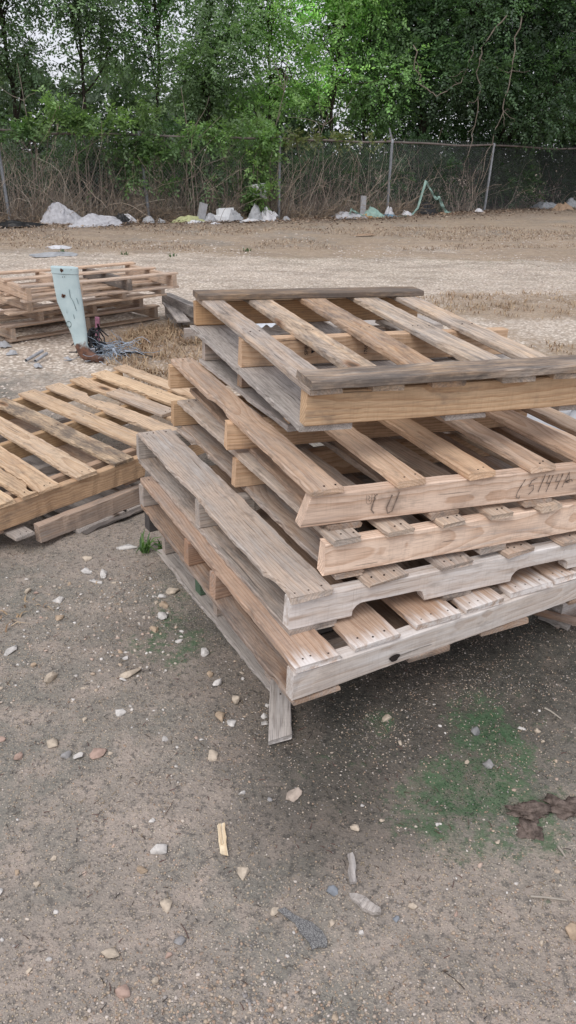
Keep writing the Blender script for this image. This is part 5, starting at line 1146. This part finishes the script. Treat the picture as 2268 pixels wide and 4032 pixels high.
# ------------------------------------------------------------------ litter along the fence
def fence_y(x):
    for a, c in zip(FP[:-1], FP[1:]):
        if a[0] <= x <= c[0]: return a[1]+(c[1]-a[1])*(x-a[0])/(c[0]-a[0])
    return 99
def L_(zx, zy, right=False):
    x, y = gp((1134 if right else 0)+.7826*zx, .7826*zy); lim = fence_y(x)-.42
    if y > lim: x, y = x*lim/y, lim
    return (x, y)
LIT = [
 ('fabric_sheet', 'grey-white sheet heaped up tall at the fence right of the leftmost post', 'sheet', (300, 1125), 0, (.80, .5), .60, FABRIC, 1),
 ('fabric_sheet', 'grey-white sheet spread low just right of the taller heaped sheet', 'sheet', (470, 1140), 0, (1.1, .55), .34, FABRIC, 2),
 ('rubber_mat', 'black torn mat lying by the foot of the leftmost post', 'mat', (70, 1145), 0, (1.0, .5), .14, BLACK, 3),
 ('bin_bag', 'black rag bundled beside a white bag near the leaning second post', 'bag', (600, 1128), 0, (.36, .3), .26, BLACK, 4),
 ('plastic_bag', 'small white bag beside the black rag', 'bag', (652, 1122), 0, (.30, .2), .22, PLWHITE, 5),
 ('plastic_bag', 'crumpled grey bag at the foot of the leaning second post', 'bag', (748, 1110), 0, (.28, .2), .18, PLGREY, 6),
 ('plastic_bag', 'small grey crumple right of the leaning second post', 'bag', (808, 1118), 0, (.18, .12), .1, PLGREY, 7),
 ('plastic_sheet', 'yellow-green plastic film on the leaves midway between the second and middle posts', 'plastic sheet', (945, 1105), 0, (.75, .3), .16, YELG, 8),
 ('plastic_plate', 'flat white plastic piece below the yellow-green film', 'plastic scrap', (978, 1124), 0, (.4, .2), .07, PLWHITE, 9),
 ('plastic_bag', 'grey-white bag left of the white foam blocks', 'bag', (1050, 1100), 0, (.34, .2), .24, PLGREY, 10),
 ('plastic_bag', 'crumpled grey bag right of the white foam blocks', 'bag', (1175, 1102), 0, (.40, .25), .32, PLGREY, 11),
 ('plastic_bag', 'tall grey-white bag left of the middle post, the left one of a pair', 'bag', (1288, 1108), 0, (.34, .25), .42, PLGREY, 12),
 ('plastic_bag', 'grey-white bag left of the middle post, the right one of a pair', 'bag', (1342, 1112), 0, (.5, .3), .36, PLWHITE, 13),
 ('plastic_sheet', 'flat white sheet in front of the pair of bags by the middle post', 'plastic sheet', (1258, 1118), 0, (.6, .25), .09, PLWHITE, 14),
 ('plastic_plate', 'little white plate lying in front of the foam blocks', 'plastic scrap', (1088, 1130), 0, (.26, .14), .05, PLWHITE, 15),
 ('plastic_bag', 'small grey scrap right beside the middle post', 'bag', (1438, 1095), 0, (.2, .15), .12, PLGREY, 16),
 ('plastic_sheet', 'white plastic film lying on the open gravel at the left', 'plastic sheet', (255, 1290), 0, (.6, .4), .05, PLGREY, 17),
 ('plastic_sheet', 'white plastic scrap behind the film on the open gravel at the left', 'plastic sheet', (290, 1252), 0, (.35, .25), .05, PLWHITE, 18),
 ('plastic_sheet', 'pale grey sheet left of the taller post with the angled arm', 'plastic sheet', (310, 1090), 1, (1.0, .45), .18, FABRIC, 19),
 ('rag', 'faded orange rag beside the pale grey sheet', 'rag', (410, 1092), 1, (.5, .25), .12, ORANGE, 20),
 ('plastic_sheet', 'blue plastic scrap at the foot of the post with the angled arm', 'plastic sheet', (515, 1082), 1, (.45, .2), .09, BLUEP, 21),
 ('plastic_bag', 'aqua crumpled plastic just left of the post with the angled arm', 'bag', (420, 1078), 1, (.6, .3), .3, AQUA, 22),
 ('plastic_bag', 'white bag with green print right of the post with the angled arm', 'bag', (515, 1068), 1, (.25, .2), .3, PLWHITE, 23),
 ('plastic_bag', 'small whitish bag left of the black bin bag', 'bag', (600, 1072), 1, (.34, .2), .16, PLWHITE, 24),
 ('bin_bag', 'black bin bag under the aqua strip', 'bag', (708, 1072), 1, (.75, .45), .42, BLACK, 25),
 ('cardboard_sheet', 'flat tan cardboard in front of the black bin bag', 'cardboard', (790, 1080), 1, (.85, .3), .06, CARD, 26),
 ('plastic_bag', 'whitish scrap at the foot of the right-hand post', 'bag', (960, 1065), 1, (.25, .2), .14, PLWHITE, 27),
 ('plastic_sheet', 'grey plastic sheet near the right edge by the fence', 'plastic sheet', (1310, 1042), 1, (1.1, .5), .26, PLGREY, 28),
 ('cardboard_box', 'crushed brown cardboard box near the right edge', 'cardboard', (1378, 1060), 1, (.75, .45), .26, CARD, 29),
 ('plastic_sheet', 'grey heap cut by the right edge by the fence', 'plastic sheet', (1432, 1040), 1, (.6, .4), .36, PLGREY, 30),
 ('wood_scrap', 'thin pale strip lying on the dry grass right of centre', 'scrap', (385, 1187), 1, (.5, .12), .04, CARD, 31),
]
for nm, lab, cat, (zx, zy), rt, sz, h, m, sd in LIT:
    x, y = L_(zx, zy, rt); cloth(nm, lab, cat, (x, y+sz[1]*.35, 0), sz, h*(.62 if sd < 3 else .72), m, rng.uniform(-.2, .2)+math.atan2(.5, 1), n=36, seed=200+sd)
FOAM = simple('white_foam', (.74, .76, .78), .8, .2, .05, 30)
x, y = L_(1133, 1108); boxthing('foam_block', 'bright white foam block standing in the litter, larger of the two foam blocks', 'foam block', (x, y+.1, .14), (.36, .16, .26), (R(-12), 0, R(28)), FOAM)
x, y = L_(1090, 1108); boxthing('foam_block', 'low white foam block left of the larger one', 'foam block', (x, y+.1, .07), (.34, .2, .12), (0, R(4), R(20)), FOAM)
x, y = L_(1015, 1102); boxthing('paper_cup', 'upright pale cup carton among the litter between the second and middle posts', 'carton', (x, y+.1, .2), (.14, .12, .38), (0, R(14), R(30)), PLGREY)
x, y = L_(378, 1062, 1); boxthing('board_scrap', 'upright pale grey board leaning at the wire left of the post with the angled arm', 'board', (x, y+.1, .25), (.15, .03, .5), (R(-5), R(3), R(25)), PLGREY)
o = cloth('plastic_bag', 'torn whitish bag caught in the wire left of the middle post', 'bag', (-.80, 18.28, .62), (.36, .30), .12, PLWHITE, 0, n=20, seed=404); o.rotation_euler = (R(75), 0, R(20))
# aqua strip looped up over the litter
def strip(pts, w, label):
    P = []; pts = np.array(pts, float)
    for a, c in zip(pts[:-1], pts[1:]):
        for q in np.linspace(0, 1, 7)[:-1]: P.append(a*(1-q)+c*q)
    P.append(pts[-1]); P = np.array(P); d = np.gradient(P, axis=0); d /= np.linalg.norm(d, axis=1)[:, None]; n = np.cross(d, (0, -1, .2)); n /= np.linalg.norm(n, axis=1)[:, None]
    ww = w*(.6+.7*vnoise(np.arange(len(P))*.45, np.zeros(len(P)), 3))[:, None]; off = np.zeros_like(P); off[:, 1] = .05*np.sin(np.arange(len(P)))
    V = np.concatenate([P+n*ww, P+off, P-n*ww]); k = len(P); F = np.array([(j*k+i, j*k+i+1, (j+1)*k+i+1, (j+1)*k+i) for j in range(2) for i in range(k-1)])
    return tag(fast_mesh('plastic_strip', V, F, mat=AQUA, smooth=True), label, 'plastic strip')
def up(zx, zy, base):        # point above the litter line, standing over ground pixel row base
    x, y = L_(zx, base, True); return (x, y, max(.015, (base-zy)*.7826*math.hypot(y, 1.4)/CF*1.02))
strip([up(555, 1078, 1078), up(620, 1076, 1076), up(650, 1040, 1072), up(680, 925, 1070), up(715, 975, 1070), up(738, 1002, 1070), up(752, 996, 1070), up(775, 1035, 1070), up(798, 1062, 1070), up(838, 1070, 1072)], .033, 'pale aqua plastic strip looped up in a peak over the black bin bag')
strip([up(305, 1070, 1075), up(318, 1034, 1075), up(345, 1052, 1076), up(375, 1068, 1077), up(430, 1076, 1080)], .03, 'pale aqua plastic strip arching at the left of the orange rag')

# ------------------------------------------------------------------ sky and light
w = bpy.data.worlds.new('World'); scene.world = w; w.use_nodes = True; nt = w.node_tree; nt.nodes.clear()
sky = nt.nodes.new('ShaderNodeTexSky'); sky.sky_type = 'NISHITA'; sky.sun_disc = False
SE, SR = R(52), R(205)
sky.sun_elevation = SE; sky.sun_rotation = SR; sky.air_density = 1.0; sky.dust_density = 3.0
tcw = nt.nodes.new('ShaderNodeTexCoord'); nz = nt.nodes.new('ShaderNodeTexNoise'); nz.inputs['Scale'].default_value = 2.2; nz.inputs['Detail'].default_value = 4
nt.links.new(tcw.outputs['Generated'], nz.inputs['Vector'])
cr = nt.nodes.new('ShaderNodeMix'); cr.data_type = 'RGBA'; cr.inputs[6].default_value = (8.6, 8.75, 9.7, 1); cr.inputs[7].default_value = (10.6, 10.65, 11.3, 1); nt.links.new(nz.outputs['Fac'], cr.inputs[0])
mx = nt.nodes.new('ShaderNodeMix'); mx.data_type = 'RGBA'; mx.inputs[0].default_value = .86; nt.links.new(sky.outputs[0], mx.inputs[6]); nt.links.new(cr.outputs[2], mx.inputs[7])
bg = nt.nodes.new('ShaderNodeBackground'); bg.inputs[1].default_value = .10; nt.links.new(mx.outputs[2], bg.inputs[0])
wo = nt.nodes.new('ShaderNodeOutputWorld'); nt.links.new(bg.outputs[0], wo.inputs[0])
sun = bpy.data.lights.new('sun', 'SUN'); sun.energy = 1.7; sun.angle = R(30); sun.color = (1, .955, .9)
so = bpy.data.objects.new('sun', sun); COL.objects.link(so)
sd = Vector((math.sin(SR)*math.cos(SE), math.cos(SR)*math.cos(SE), math.sin(SE)))
so.rotation_euler = sd.to_track_quat('Z', 'Y').to_euler()
scene.render.film_transparent = False
